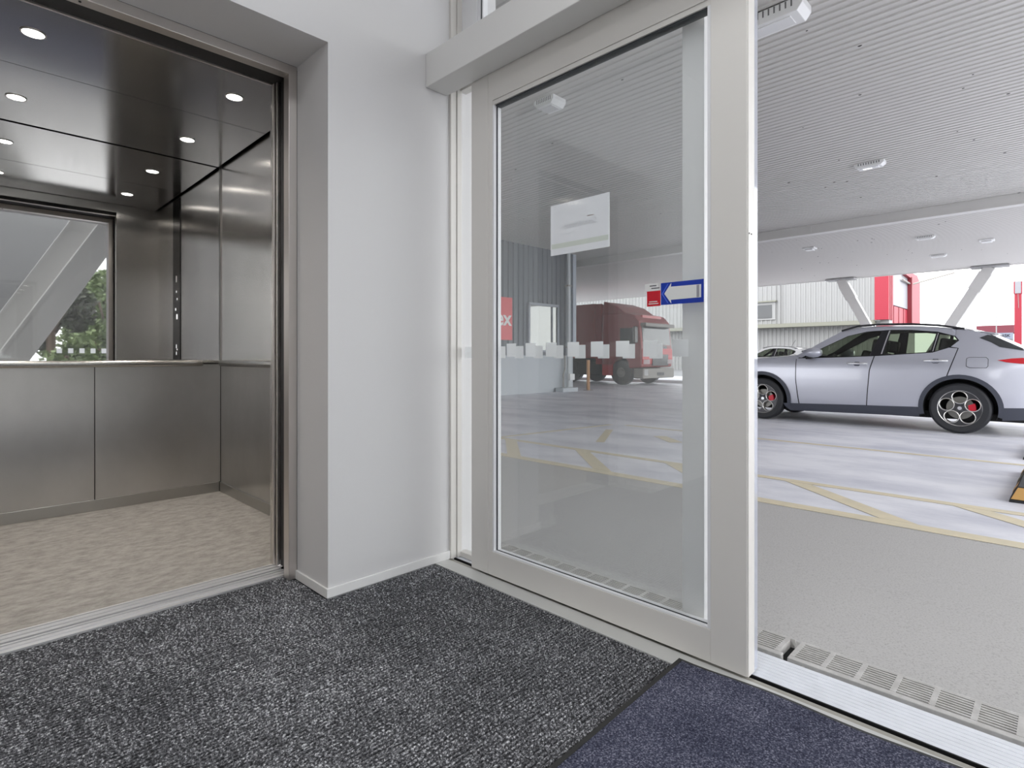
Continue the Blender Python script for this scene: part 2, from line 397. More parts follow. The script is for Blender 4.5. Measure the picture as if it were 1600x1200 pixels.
# entrance mat
t = thing('entrance_mat', (.9, .1, 0), 'navy blue pile entrance mat with black rubber edge inside the sliding door', 'mat')
def edge_y(x): return .806 + .016 * (x - .94) / .6
def mat_right(y): return 1.540 + .016 * max(0, min(1, (.75 - y) / .5)) + .006 * math.sin(y * 14)
N = 30; ys = [edge_y(1.5) - k * (edge_y(1.5) + .62) / N for k in range(N + 1)]
g = G()
def ring(ins, z, grow=0):
    out = []
    for k, yy in enumerate(ys):
        yk = min(max(yy, ys[-1] + ins), ys[0] - ins); out.append((mat_right(yk) - ins, yk, z))
    for k, yy in enumerate(reversed(ys)):
        yk = min(max(yy, ys[-1] + ins), ys[0] - ins); out.append((-.35 + ins, yk - .03 * (1.5 + .35) / .6 * .0, z))
    return out
def skew(p): return (p[0], p[1] + (edge_y(p[0]) - edge_y(1.5)), p[2])
rb = [ring(0, .0015), ring(.003, .006), ring(.017, .0075), ring(.019, .006)]; n = len(rb[0]); g = G()
g.add([skew(p) for r in rb for p in r], [(i * n + k, i * n + (k + 1) % n, (i + 1) * n + (k + 1) % n, (i + 1) * n + k) for i in range(3) for k in range(n)])
obj('rubber_border', g, mat('mat_rubber', (.028, .028, .027, 1), .7), t)
g = G(); a = ring(.018, .006); b = ring(.021, .0115); n = len(a)
g.add([skew(p) for p in a + b], [(k, (k + 1) % n, n + (k + 1) % n, n + k) for k in range(n)] + [tuple(range(n, 2 * n))])
obj('pile', g, M_pile, t)

# metal edge strip, track, ribbed threshold
struct('trim_1', G().box(1.497, 1.5685, -.66, WY, -.02, .0015), mat('strip_aluminium', (.60, .60, .58, 1), .4, .15), bevel=.001)
t = thing('door_threshold', (1.65, 0, 0), 'ribbed bare aluminium threshold with a dark guide track below the sliding door', 'threshold')
obj('guide_track', G().box(1.5685, 1.593, -.66, WY, -.05, -.0035), M_track, t)
obj('track_slot', G().box(1.593, 1.6075, -.66, WY, -.05, -.035), M_black, t)
obj('slot_shade_strip', G().box(1.6075, 1.6120, -.66, WY, -.05, -.0025), M_black, t)  # black strip over the slot's far wall, standing for its shade
prof = [(1.612, -.05)]; x = 1.612
while x < 1.752:
    prof += [(x, 0), (x + .0145, 0), (x + .0152, -.003), (x + .0168, -.003)]; x += .0175
prof += [(1.757, -.002), (1.757, -.05)]
obj('ribbed_plate', G().prism(prof, lambda u, v, s_: (u, s_, v - .002), -.66, WY), M_thresh, t)

# ================================================================== SLIDING DOOR
ly0, ly1, lx0, lx1, lz0, lz1 = .631, 1.796, 1.5675, 1.6125, .008, 2.12
gy0, gy1, gz0, gz1 = .753, 1.657, .110, 1.924
t = thing('sliding_door', (1.59, 1.2, 0), 'pale grey aluminium sliding door leaf parked open over the side glass', 'door')
obj('stile', G().box(lx0, lx1, ly0 + .002, gy0 - .014, lz0, lz1), M_alu, t, bevel=.0015)
obj('stile', G().box(lx0, lx1, gy1 + .036, ly1, lz0, lz1), M_alu, t, bevel=.0015)
obj('stile_insert', G().box(lx0 + .0015, lx1, gy1 + .012, gy1 + .0355, gz0 - .06, lz1), M_alu, t, bevel=.001)
obj('bottom_rail', G().box(lx0 + .0008, lx1, gy0 - .014, gy1 + .0355, lz0, gz0 - .006), M_alu, t, bevel=.001)
obj('top_rail', G().box(lx0 + .0008, lx1, gy0 - .014, gy1 + .012, gz1 + .024, lz1), M_alu, t, bevel=.001)
obj('top_rail_lip', G().box(lx0 + .004, lx1, gy0 - .014, gy1 + .012, gz1 + .006, gz1 + .0235), M_alu, t, bevel=.001)
g = G(); bx0 = lx0 + .003
def bead(y0, y1, z0, z1): return G().box(bx0, lx1 - .002, y0, y1, z0, z1)
obj('glazing_bead', bead(gy1 + .003, gy1 + .0118, gz0 - .006, gz1 + .006), M_aluW, t, bevel=.001)
obj('glazing_bead', bead(gy0 - .0138, gy0 - .003, gz0 - .006, gz1 + .006), M_aluW, t, bevel=.001)
obj('glazing_bead', bead(gy0 - .003, gy1 + .003, gz0 - .006, gz0 - .0005), M_aluW, t, bevel=.0008)
for a in ((gy1 - .002, gy1 + .003, gz0, gz1), (gy0, gy1, gz0 - .0005, gz0 + .002)):
    obj('gasket', G().box(lx0 + .0165, lx0 + .0200, *a), M_gasket, t)
obj('gasket', G().box(lx0 + .010, lx1 - .006, gy0, gy1, gz1, gz1 + .006), M_gasket, t)
pane = obj('glass_pane', G().box(1.588, 1.592, gy0 - .010, gy1 + .006, gz0 - .004, gz1 + .004), M_pane, t)
obj('edge_profile', G().box(lx0 + .003, lx1 - .001, ly0 - .001, ly0 + .0018, lz0, lz1), M_alu, t)
for z in (1.245, ):
    for x in (1.575, 1.590): obj('screw', G().lathe([(1e-4, 0), (.0022, 0), (.0022, .001)], lambda a, b, s_: (x + a, ly0 - .001 - s_, z + b), 10), M_gasket, t)
obj('edge_seal', G().box(1.6125, 1.640, ly0 + .001, ly0 + .004, lz0, lz1), M_strip, t)
# frosted safety squares: each a decal on the leaf
ORD = ['first', 'second', 'third', 'fourth', 'fifth', 'sixth', 'seventh', 'eighth', 'ninth', 'tenth', 'eleventh']
nsq = 0
for k in range(9):
    yc = 1.1625 + .105 * (4 - k)
    if gy0 + .02 < yc < gy1 - .02:
        nsq += 1
        obj('frosted_square', G().add([(1.5926, yc - .0265, .901), (1.5926, yc + .0265, .901), (1.5926, yc + .0265, .954), (1.5926, yc - .0265, .954)], [(0, 1, 2, 3)]), M_film, label='white square on the sliding door glass, ' + ORD[nsq - 1] + ' from the left', cat='sticker', group='frosted squares on the door leaf', org=(1.593, yc, .9))

# fixed side panel behind the leaf
fx0, fx1, fy0 = 1.630, 1.672, .788
t = thing('side_panel', (1.65, 1.4, 0), 'fixed glass side panel with a grey frame behind the sliding door', 'window panel')
obj('stile', G().box(fx0, fx1, fy0, .861, .0, 2.20), mat('panel_stile_grey', (.76, .76, .76, 1), .38), t, bevel=.0015)
obj('bottom_rail', G().box(fx0 + .001, fx1, .861, WY - .008, 0, .022), M_alu, t, bevel=.001)
obj('top_rail', G().box(fx0 + .001, fx1, .861, WY - .008, 2.10, 2.20), M_alu, t)
obj('glass_pane', G().box(1.648, 1.652, .856, WY - .006, .018, 2.104), M_pane, t)
for k in range(10):
    yc = 1.912 - .105 * k
    obj('frosted_square', G().add([(1.6524, yc - .025, .895), (1.6524, yc + .025, .895), (1.6524, yc + .025, .945), (1.6524, yc - .025, .945)], [(0, 1, 2, 3)]), M_film, label='white square on the fixed side panel behind the door, ' + ORD[k] + ' from the left', cat='sticker', group='frosted squares on the side panel', org=(1.652, yc, .9))
# jamb against the wall
g = G().box(1.581, 1.612, WY - .012, WY + .01, 0, CEIL)
struct('trim_2', g, M_alu, bevel=.001)
struct('trim_3', G().box(1.614, 1.640, WY - .017, WY + .01, 0, CEIL), M_alu, bevel=.001)
struct('trim_4', G().box(1.581, 1.70, -.66, -.60, 0, 2.2), M_alu, bevel=.001)
# header box of the operator
t = thing('door_operator', (1.5, .6, 2.06), 'pale grey boxed header of the automatic sliding door', 'door header')
obj('cover', G().box(1.45, 1.5655, -.66, WY - .002, 2.0601, 2.2042), M_alu2, t, bevel=.003)
obj('end_cap', G().box(1.452, 1.5645, WY - .002, WY - .0005, 2.062, 2.202), M_alu2, t)
obj('carriage_rail', G().box(1.567, 1.628, -.66, WY - .018, 2.125, 2.2), M_alu, t)
# transom window above
t = thing('transom_window', (1.65, .6, 2.2), 'white framed transom window above the sliding door header', 'window')
obj('frame_post', G().box(1.640, 1.69, 1.845, WY - .02, 2.20, CEIL), M_aluW, t, bevel=.002)
obj('glazing_bead', G().box(1.646, 1.685, 1.828, 1.8448, 2.215, CEIL - .05), M_aluW, t)
obj('gasket', G().box(1.650, 1.68, 1.8235, 1.8278, 2.215, CEIL - .05), M_gasket, t)
obj('glazing_strip', G().box(1.652, 1.68, 1.8165, 1.8233, 2.215, CEIL - .05), M_aluW, t)
obj('bottom_rail', G().box(1.640, 1.69, -.66, 1.845, 2.2002, 2.215), M_aluW, t)
obj('top_rail', G().box(1.640, 1.69, -.66, 1.845, CEIL - .05, CEIL), M_aluW, t)
obj('glass_pane', G().box(1.664, 1.668, -.65, 1.82, 2.2155, CEIL - .0505), M_pane, t)

# stickers and the notice
t = thing('arrow_sticker', (1.587, .84, 1.06), 'blue door sticker with a white arrow pointing left', 'sticker')
sx = 1.5868
obj('blue_field', G().box(sx, sx + .0008, .769, .911, 1.064, 1.133), M_blue, t)
def mapy(u, v, s_): return (sx - .0004 - s_ * .0004, .911 - u * .142, 1.0985 + v)
arrow = [(.075, .002), (.245, .032), (.245, .0215), (.955, .0215), (.955, -.0215), (.245, -.0215), (.245, -.030)]
arrow = [(.085, 0), (.255, .032), (.245, .0205), (.945, .0195), (.945, -.0195), (.245, -.0205), (.255, -.032)]
obj('arrow', G().prism(arrow, mapy, 0, 1), M_white, t)
obj('chevron', G().prism([(.02, 0), (.165, .030), (.185, .030), (.05, 0), (.185, -.030), (.165, -.030)], mapy, 0, 1), M_lblue, t)
obj('grey_tail', G().prism([(.845, .0185), (.905, .0185), (.905, -.0185), (.845, -.0185)], lambda u, v, s_: (sx - .0009 - s_ * .0002, .911 - u * .142, 1.0985 + v), 0, 1), mat('grey_vinyl', (.33, .32, .36, 1), .5), t)
t = thing('door_notice', (1.587, .935, 1.06), 'small red and white sticker beside the blue arrow', 'sticker')
obj('red_field', G().box(sx, sx + .0006, .9125, .961, 1.062, 1.1105), M_red, t)
obj('white_field', G().box(sx, sx + .0006, .922, .969, 1.111, 1.1345), M_white, t)
for (y0, y1, z, mm) in ((.927, .951, 1.127, M_ink), (.916, .945, 1.119, M_ink), (.92, .955, 1.070, M_white), (.924, .953, 1.0765, M_white)):
    obj('print_line', G().box(sx - .0004, sx, y0, y1, z - .0014, z + .0014), mm, t)
t = thing('paper_notice', (1.655, 1.29, 1.29), 'white landscape paper notice taped outside the side panel, print showing through reversed', 'notice')
px_ = 1.6545
def leafp(y0, y1, z0, z1): return G().add([(px_, y0, z0), (px_, y1, z0), (px_, y1, z1), (px_, y0, z1)], [(0, 1, 2, 3)])
sh = leafp(1.152, 1.428, 1.336, 1.486); sh.add(*(lambda q: (q.v, q.f))(leafp(1.152, 1.428, 1.292, 1.317))); sh.add(*(lambda q: (q.v, q.f))(leafp(1.152, 1.158, 1.317, 1.336))); sh.add(*(lambda q: (q.v, q.f))(leafp(1.424, 1.428, 1.317, 1.336)))
obj('sheet', sh, M_paper, t)
obj('band', leafp(1.158, 1.424, 1.317, 1.336), M_paperband, t)
def outside(u, v, s_): return (px_ - .0002 + s_ * .1, 1.288 + u, 1.396 + v)
obj('lettering', text_geo('Smith&Smith', .030, lambda u, v, s_: outside(u, v, s_), .0005), M_paperink, t)
obj('small_lettering', text_geo('NOTICE', .0085, lambda u, v, s_: outside(u - .047, v + .024, s_), .0005), M_papred, t) if False else obj('red_flash', G().box(px_ - .0003, px_, 1.222, 1.252, 1.417, 1.4195), M_papred, t)
obj('swoosh', G().tube([(px_ - .0001, 1.288 + .095 - k * .006, 1.374 - .008 * math.sin(k / 12 * math.pi)) for k in range(13)], .0007, 6), M_paperink, t)

# ================================================================== LIFT
RX, BY, LXw, CZ = 1.2916, 4.031, -.045, 2.166
t = thing('lift_door_frame', (.45, 2.24, 0), 'satin stainless steel frame around the lift entrance', 'door frame')
obj('jamb', G().box(.968, XL - .0005, 2.2240, 2.272, 0, 2.0767), M_jamb, t, bevel=.0015)
obj('jamb', G().box(-.10, -.066, 2.2240, 2.272, 0, 2.0767), M_jamb, t, bevel=.0015)
obj('head', G().box(-.066, .968, 2.2240, 2.272, 2.040, 2.0767), M_jamb, t, bevel=.0015)
for z, y in ((2.050, 2.25),): pass
obj('screw', G().disc((.30, 2.248, 2.0399), .004, 12), M_black, t)
t = thing('lift_door', (1.06, 2.31, 0), 'landing door slid back beside the lift, blackened to paint in the pocket shade', 'lift door')
obj('dark_gap_face', G().box(1.006, 1.5, 2.292, 2.392, .01, 2.10), mat('gap_shade_black', (.012, .012, .013, 1), .35), t)  # door side painted black to stand for the shaded pocket gap
obj('door_foot', G().box(1.001, 1.03, 2.300, 2.328, .002, .010), M_jamb, t)
t = thing('lift_door', (1.06, 2.40, 0), 'narrow stainless edges of the retracted lift car doors', 'lift door')
obj('panel', G().box(.994, 1.27, 2.400, 2.412, .006, 2.12), M_jamb, t, bevel=.002)
obj('panel', G().box(.988, 1.27, 2.420, 2.441, .006, 2.12), M_jamb, t, bevel=.002)
t = thing('lift_sill', (.45, 2.37, 0), 'grooved aluminium lift door sill at the carpet edge', 'sill')
prof = [(2.286, -.05), (2.286, .004), (2.306, .004), (2.307, -.002), (2.318, -.002), (2.319, .004), (2.336, .004), (2.337, -.012), (2.346, -.012), (2.347, .004), (2.357, .004), (2.357, -.05)]
obj('landing_sill', G().prism(prof, lambda u, v, s_: (s_, u, v), -.05, 1.0), M_sill, t)
prof = [(2.372, -.05), (2.372, .004), (2.392, .004), (2.393, -.006), (2.402, -.006), (2.403, .004), (2.425, .004), (2.426, -.010), (2.434, -.010), (2.435, .004), (2.447, .004), (2.447, -.05)]
obj('car_sill', G().prism(prof, lambda u, v, s_: (s_, u, v), -.04, 1.0), M_sill, t)
obj('sill_gap', G().box(-.05, 1.0, 2.357, 2.372, -.05, -.03), M_black, t)
t = thing('lift_door_header', (.45, 2.36, 2.06), 'black recess above the lift doors', 'lift header')
obj('underside', G().box(-.06, 1.02, 2.273, 2.441, 2.076, 2.16), M_black, t)
obj('track_lip', G().box(-.06, .986, 2.430, 2.441, 2.070, 2.0758), M_jamb, t)
# car shell
struct('wall_shaft_left', G().box(-.40, -.30, 2.2236, 4.3, -.3, 2.9), M_void)
struct('wall_shaft_right', G().box(1.60, 1.88, 2.2236, 4.3, -.3, 4.3), M_wall)
struct('floor_shaft', G().box(-.40, 1.60, 2.302, 4.3, -.35, -.3), M_void)
struct('wall_shaft_back', G().box(-.40, 1.60, 4.2, 4.3, -.3, 2.9), M_void)
struct('ceiling_shaft', G().box(-.40, 1.60, 2.2236, 4.3, 2.9, 2.95), M_void)
LIFT = t = thing('lift_car', (.62, 3.2, 0), 'stainless steel lift car with mirror back wall, open towards the lobby', 'lift')
obj('floor_covering', G().box(LXw, RX, 2.447, BY, -.02, .003), M_vinyl, t)
xs = .607
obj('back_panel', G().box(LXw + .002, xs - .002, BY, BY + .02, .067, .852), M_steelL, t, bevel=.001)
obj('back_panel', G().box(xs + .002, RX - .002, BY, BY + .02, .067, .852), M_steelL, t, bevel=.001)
obj('back_joint', G().box(LXw, RX, BY + .006, BY + .03, .0, 2.26), M_black, t)
obj('mirror', G().box(LXw + .003, RX - .006, BY + .001, BY + .006, .876, CZ + .05), M_mirror, t)
obj('mirror_trim', G().box(LXw, RX - .002, BY - .004, BY + .004, .862, .875), M_rail, t, bevel=.001)
obj('back_kickplate', G().box(LXw, RX - .012, BY - .010, BY + .004, .003, .067), M_kick, t, bevel=.001)
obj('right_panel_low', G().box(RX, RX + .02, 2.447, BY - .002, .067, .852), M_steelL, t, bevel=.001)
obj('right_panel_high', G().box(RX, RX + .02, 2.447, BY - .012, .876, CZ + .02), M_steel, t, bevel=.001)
obj('right_trim', G().box(RX - .002, RX + .01, 2.447, BY - .006, .8525, .8755), M_rail, t)
obj('right_kickplate', G().box(RX - .010, RX + .01, 2.447, BY - .010, .003, .067), M_kick, t, bevel=.001)
obj('corner_trim', G().box(RX - .006, RX + .01, BY - .012, BY - .002, .876, CZ + .02), M_kick, t)
obj('right_upper_gap', G().box(RX + .004, RX + .02, 2.447, BY, CZ + .02, 2.26), M_black, t)
obj('left_panel', G().box(LXw - .02, LXw, 2.447, BY, .0, CZ + .04), M_steel, t)
obj('front_return', G().box(.990, RX, 2.442, 2.462, 0, CZ + .04), M_steel, t)
obj('front_transom', G().box(LXw, .990, 2.442, 2.458, 2.10, CZ + .04), M_steel, t)
obj('ceiling_panel', G().box(LXw + .018, RX - .020, 2.472, BY - .014, CZ, CZ + .012), M_liftceil, t, bevel=.001)
obj('ceiling_joint', G().box(LXw + .018, RX - .02, 3.2285, 3.2305, CZ - .0004, CZ), M_black, t)
obj('roof', G().box(LXw - .03, RX + .03, 2.462, BY + .03, 2.26, 2.28), M_black, t)
cop = obj('control_panel', G().box(RX - .006, RX - .0005, 2.93, 3.125, .88, CZ - .01), M_cop, t, bevel=.001)
for (yy, zz, w_, h_) in ((3.03, 1.52, .02, .05), (3.03, 1.42, .016, .016), (3.05, 1.36, .016, .016), (3.01, 1.28, .02, .02), (3.045, 1.22, .03, .04), (3.03, .985, .012, .03), (3.05, .96, .012, .012), (3.03, .93, .012, .025)):
    obj('button', G().box(RX - .0075, RX - .006, yy - w_ / 2, yy + w_ / 2, zz - h_ / 2, zz + h_ / 2), M_btn if h_ < .045 else M_film, cop)
def rail(name, pts, label):
    r = obj(name, G().tube(pts, .011, 14, .019), M_rail, LIFT, smooth=True); r['label'] = label; return r
zr = .860
pts = [(LXw + .02, BY - .06, zr), (.4, BY - .06, zr), (1.06, BY - .06, zr), (1.11, BY - .058, zr), (1.15, BY - .045, zr), (1.172, BY - .02, zr), (1.176, BY - .006, zr)]
h = rail('handrail', pts, 'flat steel handrail below the mirror on the lift back wall')
for xx in (.25, .85): obj('bracket', G().tube([(xx, BY - .05, zr), (xx, BY - .002, zr)], .008, 10), M_rail, h, smooth=True)
pts = [(RX - .006, BY - .13, zr), (RX - .03, BY - .133, zr), (RX - .05, BY - .15, zr), (RX - .06, BY - .19, zr), (RX - .06, 3.2, zr), (RX - .06, 2.62, zr), (RX - .03, 2.57, zr), (RX - .004, 2.565, zr)]
h = rail('handrail', pts, 'short steel handrail along the right wall of the lift')
obj('bracket', G().tube([(RX - .05, 3.3, zr), (RX - .002, 3.3, zr)], .008, 10), M_rail, h, smooth=True)
for (lx, lyy, lab) in ((.237, 2.87, 'front left round downlight in the lift ceiling'), (.237, 3.637, 'rear left round downlight in the lift ceiling'),
                       (.985, 2.88, 'front right round downlight in the lift ceiling'), (.985, 3.637, 'rear right round downlight in the lift ceiling')):
    d = thing('downlight', (lx, lyy, CZ), lab, 'ceiling light', 'lift downlights')
    obj('lens', G().disc((lx, lyy, CZ - .001), .035, 28), M_led, d)
    obj('rim', G().lathe([(.035, 0), (.041, .0), (.041, .003), (.035, .003)], lambda a, b, s_: (lx + a, lyy + b, CZ - s_), 28), M_jamb, d, smooth=True)
    L = bpy.data.lights.new('downlight_lamp', 'SPOT'); L.energy = 30; L.spot_size = R(140); L.spot_blend = .8; L.shadow_soft_size = .035; L.color = (1, .93, .84)
    lo = bpy.data.objects.new('lamp', L); COL.objects.link(lo); lo.parent = d; lo.location = (0, 0, -.006)

# ================================================================== BACK OF THE LOBBY (seen in the lift mirror)
GY = -.68
t = thing('window_wall', (0, GY, 0), 'glass wall at the back of the lobby, seen in the lift mirror', 'window wall')
for xx in (-1.86, -.72): obj('mullion', G().box(xx - .03, xx + .03, GY - .06, GY, .0, CEIL), M_aluW, t, bevel=.002)
obj('sill_rail', G().box(-1.9, 1.575, GY - .06, GY, 0, .08), M_aluW, t)
obj('head_rail', G().box(-1.9, 1.575, GY - .06, GY, CEIL - .06, CEIL), M_aluW, t)
for a, b in ((-1.83, -.75), (-.69, 1.575)): obj('glass_pane', G().box(a, b, GY - .034, GY - .030, .08, CEIL - .06), M_pane, t)
for k in range(6):
    xc = .968 + .112 * k
    obj('frosted_square', G().add([(xc - .0255, GY - .0294, .948), (xc + .0255, GY - .0294, .948), (xc + .0255, GY - .0294, 1.008), (xc - .0255, GY - .0294, 1.008)], [(0, 1, 2, 3)]), M_film, label='white square on the mirrored back glass, ' + ORD[k] + ' from the left', cat='sticker', group='squares on the back glass wall', org=(xc, GY, .96))
# unseen LED panels added to brighten the lobby (above and behind the viewpoint)
for lx, ly_, lab in ((.75, .35, 'added LED fill panel in the unseen lobby ceiling near the sliding door'), (-.75, .5, 'added LED fill panel in the unseen lobby ceiling near the left wall')):
    d = thing('fill_light_panel', (lx, ly_, CEIL), lab, 'ceiling light', 'added lobby fill panels')
    obj('frame', G().box(lx - .31, lx + .31, ly_ - .31, ly_ + .31, CEIL - .008, CEIL), M_aluW, d)
    obj('diffuser', G().box(lx - .29, lx + .29, ly_ - .29, ly_ + .29, CEIL - .010, CEIL - .008), M_diff, d)
    L = bpy.data.lights.new('fill_panel_lamp', 'AREA'); L.shape = 'SQUARE'; L.size = .56; L.energy = 9.5; L.color = (.95, .97, 1)
    lo = bpy.data.objects.new('lamp', L); COL.objects.link(lo); lo.parent = d; lo.location = (0, 0, -.014)

# ================================================================== OUTSIDE: ground, soffit, structure
def gzf(x): return max(-.22, -.02 - .0235 * (max(x, 1.95) - 1.95))
XK = 10.46
struct('floor_apron', G().add([(1.93, -30, -.02), (3.80, -30, gzf(3.8)), (3.80, 12, gzf(3.8)), (1.93, 12, -.02), (1.93, -30, -.3), (3.80, -30, -.3), (3.80, 12, -.3), (1.93, 12, -.3)],
       [(0, 1, 2, 3), (0, 4, 5, 1), (1, 5, 6, 2), (2, 6, 7, 3), (3, 7, 4, 0), (4, 7, 6, 5)]), M_conc)
g = G(); xs_ = [3.80, XK, 30]
g.add([(x, y, gzf(x)) for x in xs_ for y in (-30, 45)] + [(x, y, -.5) for x in xs_ for y in (-30, 45)], [(0, 2, 3, 1), (2, 4, 5, 3), (0, 6, 8, 2), (2, 8, 10, 4), (4, 10, 11, 5), (1, 3, 9, 7), (3, 5, 11, 9), (0, 1, 7, 6)])
struct('floor_carpark', g, M_slab)
struct('ground_far', G().box(30, 300, -150, 200, -.5, -.222), M_asph)
struct('ground_west', G().box(-80, 1.93, 4.3, 60, -.3, -.02), M_asph)
struct('ground_west_near', G().box(-80, -2.0, -.74, 4.3, -.3, -.02), M_asph)
struct('ground_rear', G().box(-60, 30, -120, -30, -.5, -.222), M_asph)
struct('ground_rear_near', G().box(-60, 1.93, -30, -.74, -.3, -.02), M_conc)
def line(p, q, wd, label, m=M_yel, grp='painted bay lines'):
    """painted strip following the fall of the slab"""
    p = Vector((p[0], p[1])); q = Vector((q[0], q[1])); d = (q - p).normalized(); n_ = Vector((-d.y, d.x)) * wd / 2
    g = G(); K = 12; vs = []
    for k in range(K + 1):
        c = p + (q - p) * k / K
        for s_ in (-1, 1):
            e = c + n_ * s_; vs.append((e.x, e.y, gzf(e.x) + .003))
    top = len(vs); vs += [(x, y, z - .002) for x, y, z in vs]
    fs = []
    for k in range(K):
        a = 2 * k; fs += [(a, a + 1, a + 3, a + 2), (top + a, top + a + 2, top + a + 3, top + a + 1), (a, a + 2, top + a + 2, top + a), (a + 1, top + a + 1, top + a + 3, a + 3)]
    g.add(vs, fs); c = (p + q) / 2
    return obj('painted_line', g, m, label=label, cat='road marking', group=grp, org=(c.x, c.y, gzf(c.x)))
line((3.865, -4), (3.865, 8), .13, 'pale yellow line along the edge of the grey concrete apron')
line((4.735, -4), (4.735, 9), .10, 'pale yellow line beyond the hatching, second from the doors')
line((7.32, -.2), (7.32, 4.8), .10, 'pale yellow bay line between the hatching and the silver car')
line((10.12, -.2), (10.12, 4.6), .07, 'thin white bay line beside the silver car', M_wline)
HL = ['leftmost hatch bar, seen through the door glass', 'second hatch bar from the left, seen through the door glass', 'hatch bar hidden behind the open door leaf edge', 'diagonal yellow hatch bar just right of the door leaf', 'diagonal yellow hatch bar at the right end, towards the wheel stops']
for k in range(5):
    y1 = 4.66 - 1.055 * k
    g = G(); pp = [(4.682, y1 + .095), (3.933, y1 - .79 + .095), (3.933, y1 - .79 - .095), (4.682, y1 - .095)]
    g.add([(x, y, gzf(x) + h_) for h_ in (.001, .003) for x, y in pp], [(3, 2, 1, 0), (4, 5, 6, 7), (0, 1, 5, 4), (1, 2, 6, 5), (2, 3, 7, 6), (3, 0, 4, 7)])
    obj('painted_line', g, M_yel, label=HL[k], cat='road marking', group='hatch bars', org=(4.3, y1 - .4, gzf(4.3)))
line((4.8, 4.95), (7.2, 5.0), .07, 'faint yellow bay end line seen through the door glass', grp='far markings')
line((5.4, 3.9), (6.6, 4.6), .10, 'faint slanting yellow marking seen through the door glass', grp='far markings')
line((6.1, 3.3), (6.5, 3.75), .16, 'short faint yellow stroke seen through the door glass', grp='far markings')

# drain grates along the door
def grate(y0, y1, label, y_from=None):
    t = thing('drain_grate', (1.86, (y0 + y1) / 2, -.03), label, 'drain grate', 'slotted drain grates')
    zt = -.012; x0, x1 = 1.797, 1.932
    obj('body', G().box(x0, x1, y0, y1, -.06, -.040), M_void, t)
    obj('front_rim', G().box(x0 - .001, x0 + .020, y0, y1, -.045, zt), M_grate, t, bevel=.0015)
    obj('rear_rim', G().box(x1 - .008, x1, y0, y1, -.045, zt), M_grate, t, bevel=.001)
    y = y1
    first = True
    cross = []
    yy = y1 - .014
    obj('end_bar', G().box(x0 + .020, x1 - .008, y1 - .014, y1, -.04, zt), M_grate, t)
    while yy > y0 + .03:
        ye = max(yy - .0725, y0)
        g = G(); nb = 8; wx = (x1 - .008 - x0 - .020)
        for b in range(nb):
            xa = x0 + .020 + wx * (b + .52) / nb; g.box(xa, xa + wx / nb * .48, ye, yy, -.03, zt - .0005)
        sb = obj('slot_bars', g, M_grate, t); sb['kind'] = 'stuff'
        if ye - .0135 > y0: obj('cross_bar', G().box(x0 + .020, x1 - .008, ye - .0135, ye, -.04, zt), M_grate, t)
        yy = ye - .0135
    for s_ in (y0 + .05, y1 - .045): obj('fixing_screw', G().lathe([(1e-4, 0), (.005, 0), (.005, .002), (1e-4, .002)], lambda a, b, q: (x0 - .001 - q, s_ + a, -.026 + b), 12), M_jamb, t)
grate(-.42, .604, 'galvanised slotted drain grate outside the open doorway')
grate(.622, 1.94, 'galvanised slotted drain grate outside the fixed side panel')
struct('trim_5', G().box(1.757, 1.797, -.66, WY, -.06, -.040), M_void)
struct('trim_6', G().box(1.932, 1.936, -3, 8, -.06, -.019), M_conc)

# soffit
SZ, SX = 4.32, 27.75
g = corrug(1.88, SX - .15, .12, .015, lambda u, h, s_: (u, s_, SZ + h), -3.2, 30, top=.40, slope=.08)
struct('soffit', g, M_soff)
struct('soffit_edge', G().box(SX - .15, SX, -3.2, 30, SZ - .02, SZ + .5), M_beam)
struct('soffit_slab', G().box(-8, SX, -3.2, 30, SZ + .05, SZ + .5), M_beam)
struct('trim_7', G().box(1.88, 1.95, -3.2, 11.7, SZ - .01, SZ + .03), M_beam)
sb = thing('soffit_beam', (15.75, 3, 4.1), 'long white steel beam below the ribbed soffit', 'beam')
obj('web', G().box(15.74, 15.78, -3.2, 30, 4.12, SZ), M_beam, sb)
obj('flange', G().box(15.73, 16.0, -3.2, 30, 4.085, 4.12), M_beam, sb)
obj('splice_plate', G().box(15.725, 15.74, 4.7, 4.76, 4.13, SZ - .005), M_beam, sb)
# V columns at the canopy edge
def column(y_top, y_bot, label):
    p = Vector((27.45, y_bot, -.22)); q = Vector((27.45, y_top, SZ - .06)); t = thing('slanted_column', p, label, 'column', 'slanted canopy columns')
    obj('shaft', G().beam(p, q, .34, .34, (1, 0, 0)), M_beam, t, bevel=.01)
    k = (q - p).normalized()
    obj('sleeve', G().beam(q - k * .95, q - k * .25, .39, .39, (1, 0, 0)), M_beam, t)
    obj('cap_plate', G().box(27.15, 27.75, y_top - .55, y_top + .55, SZ - .08, SZ - .021), mat('cap_grey', (.33, .33, .33, 1), .5) if 'cap_grey' not in MATS else MATS['cap_grey'], t)
    obj('base_plate', G().box(27.15, 27.75, y_bot - .3, y_bot + .3, -.22, -.17), M_beam, t)
column(7.0, 4.85, 'slanted white column above the front of the silver car')
column(2.05, 4.5, 'slanted white column above the rear of the silver car')
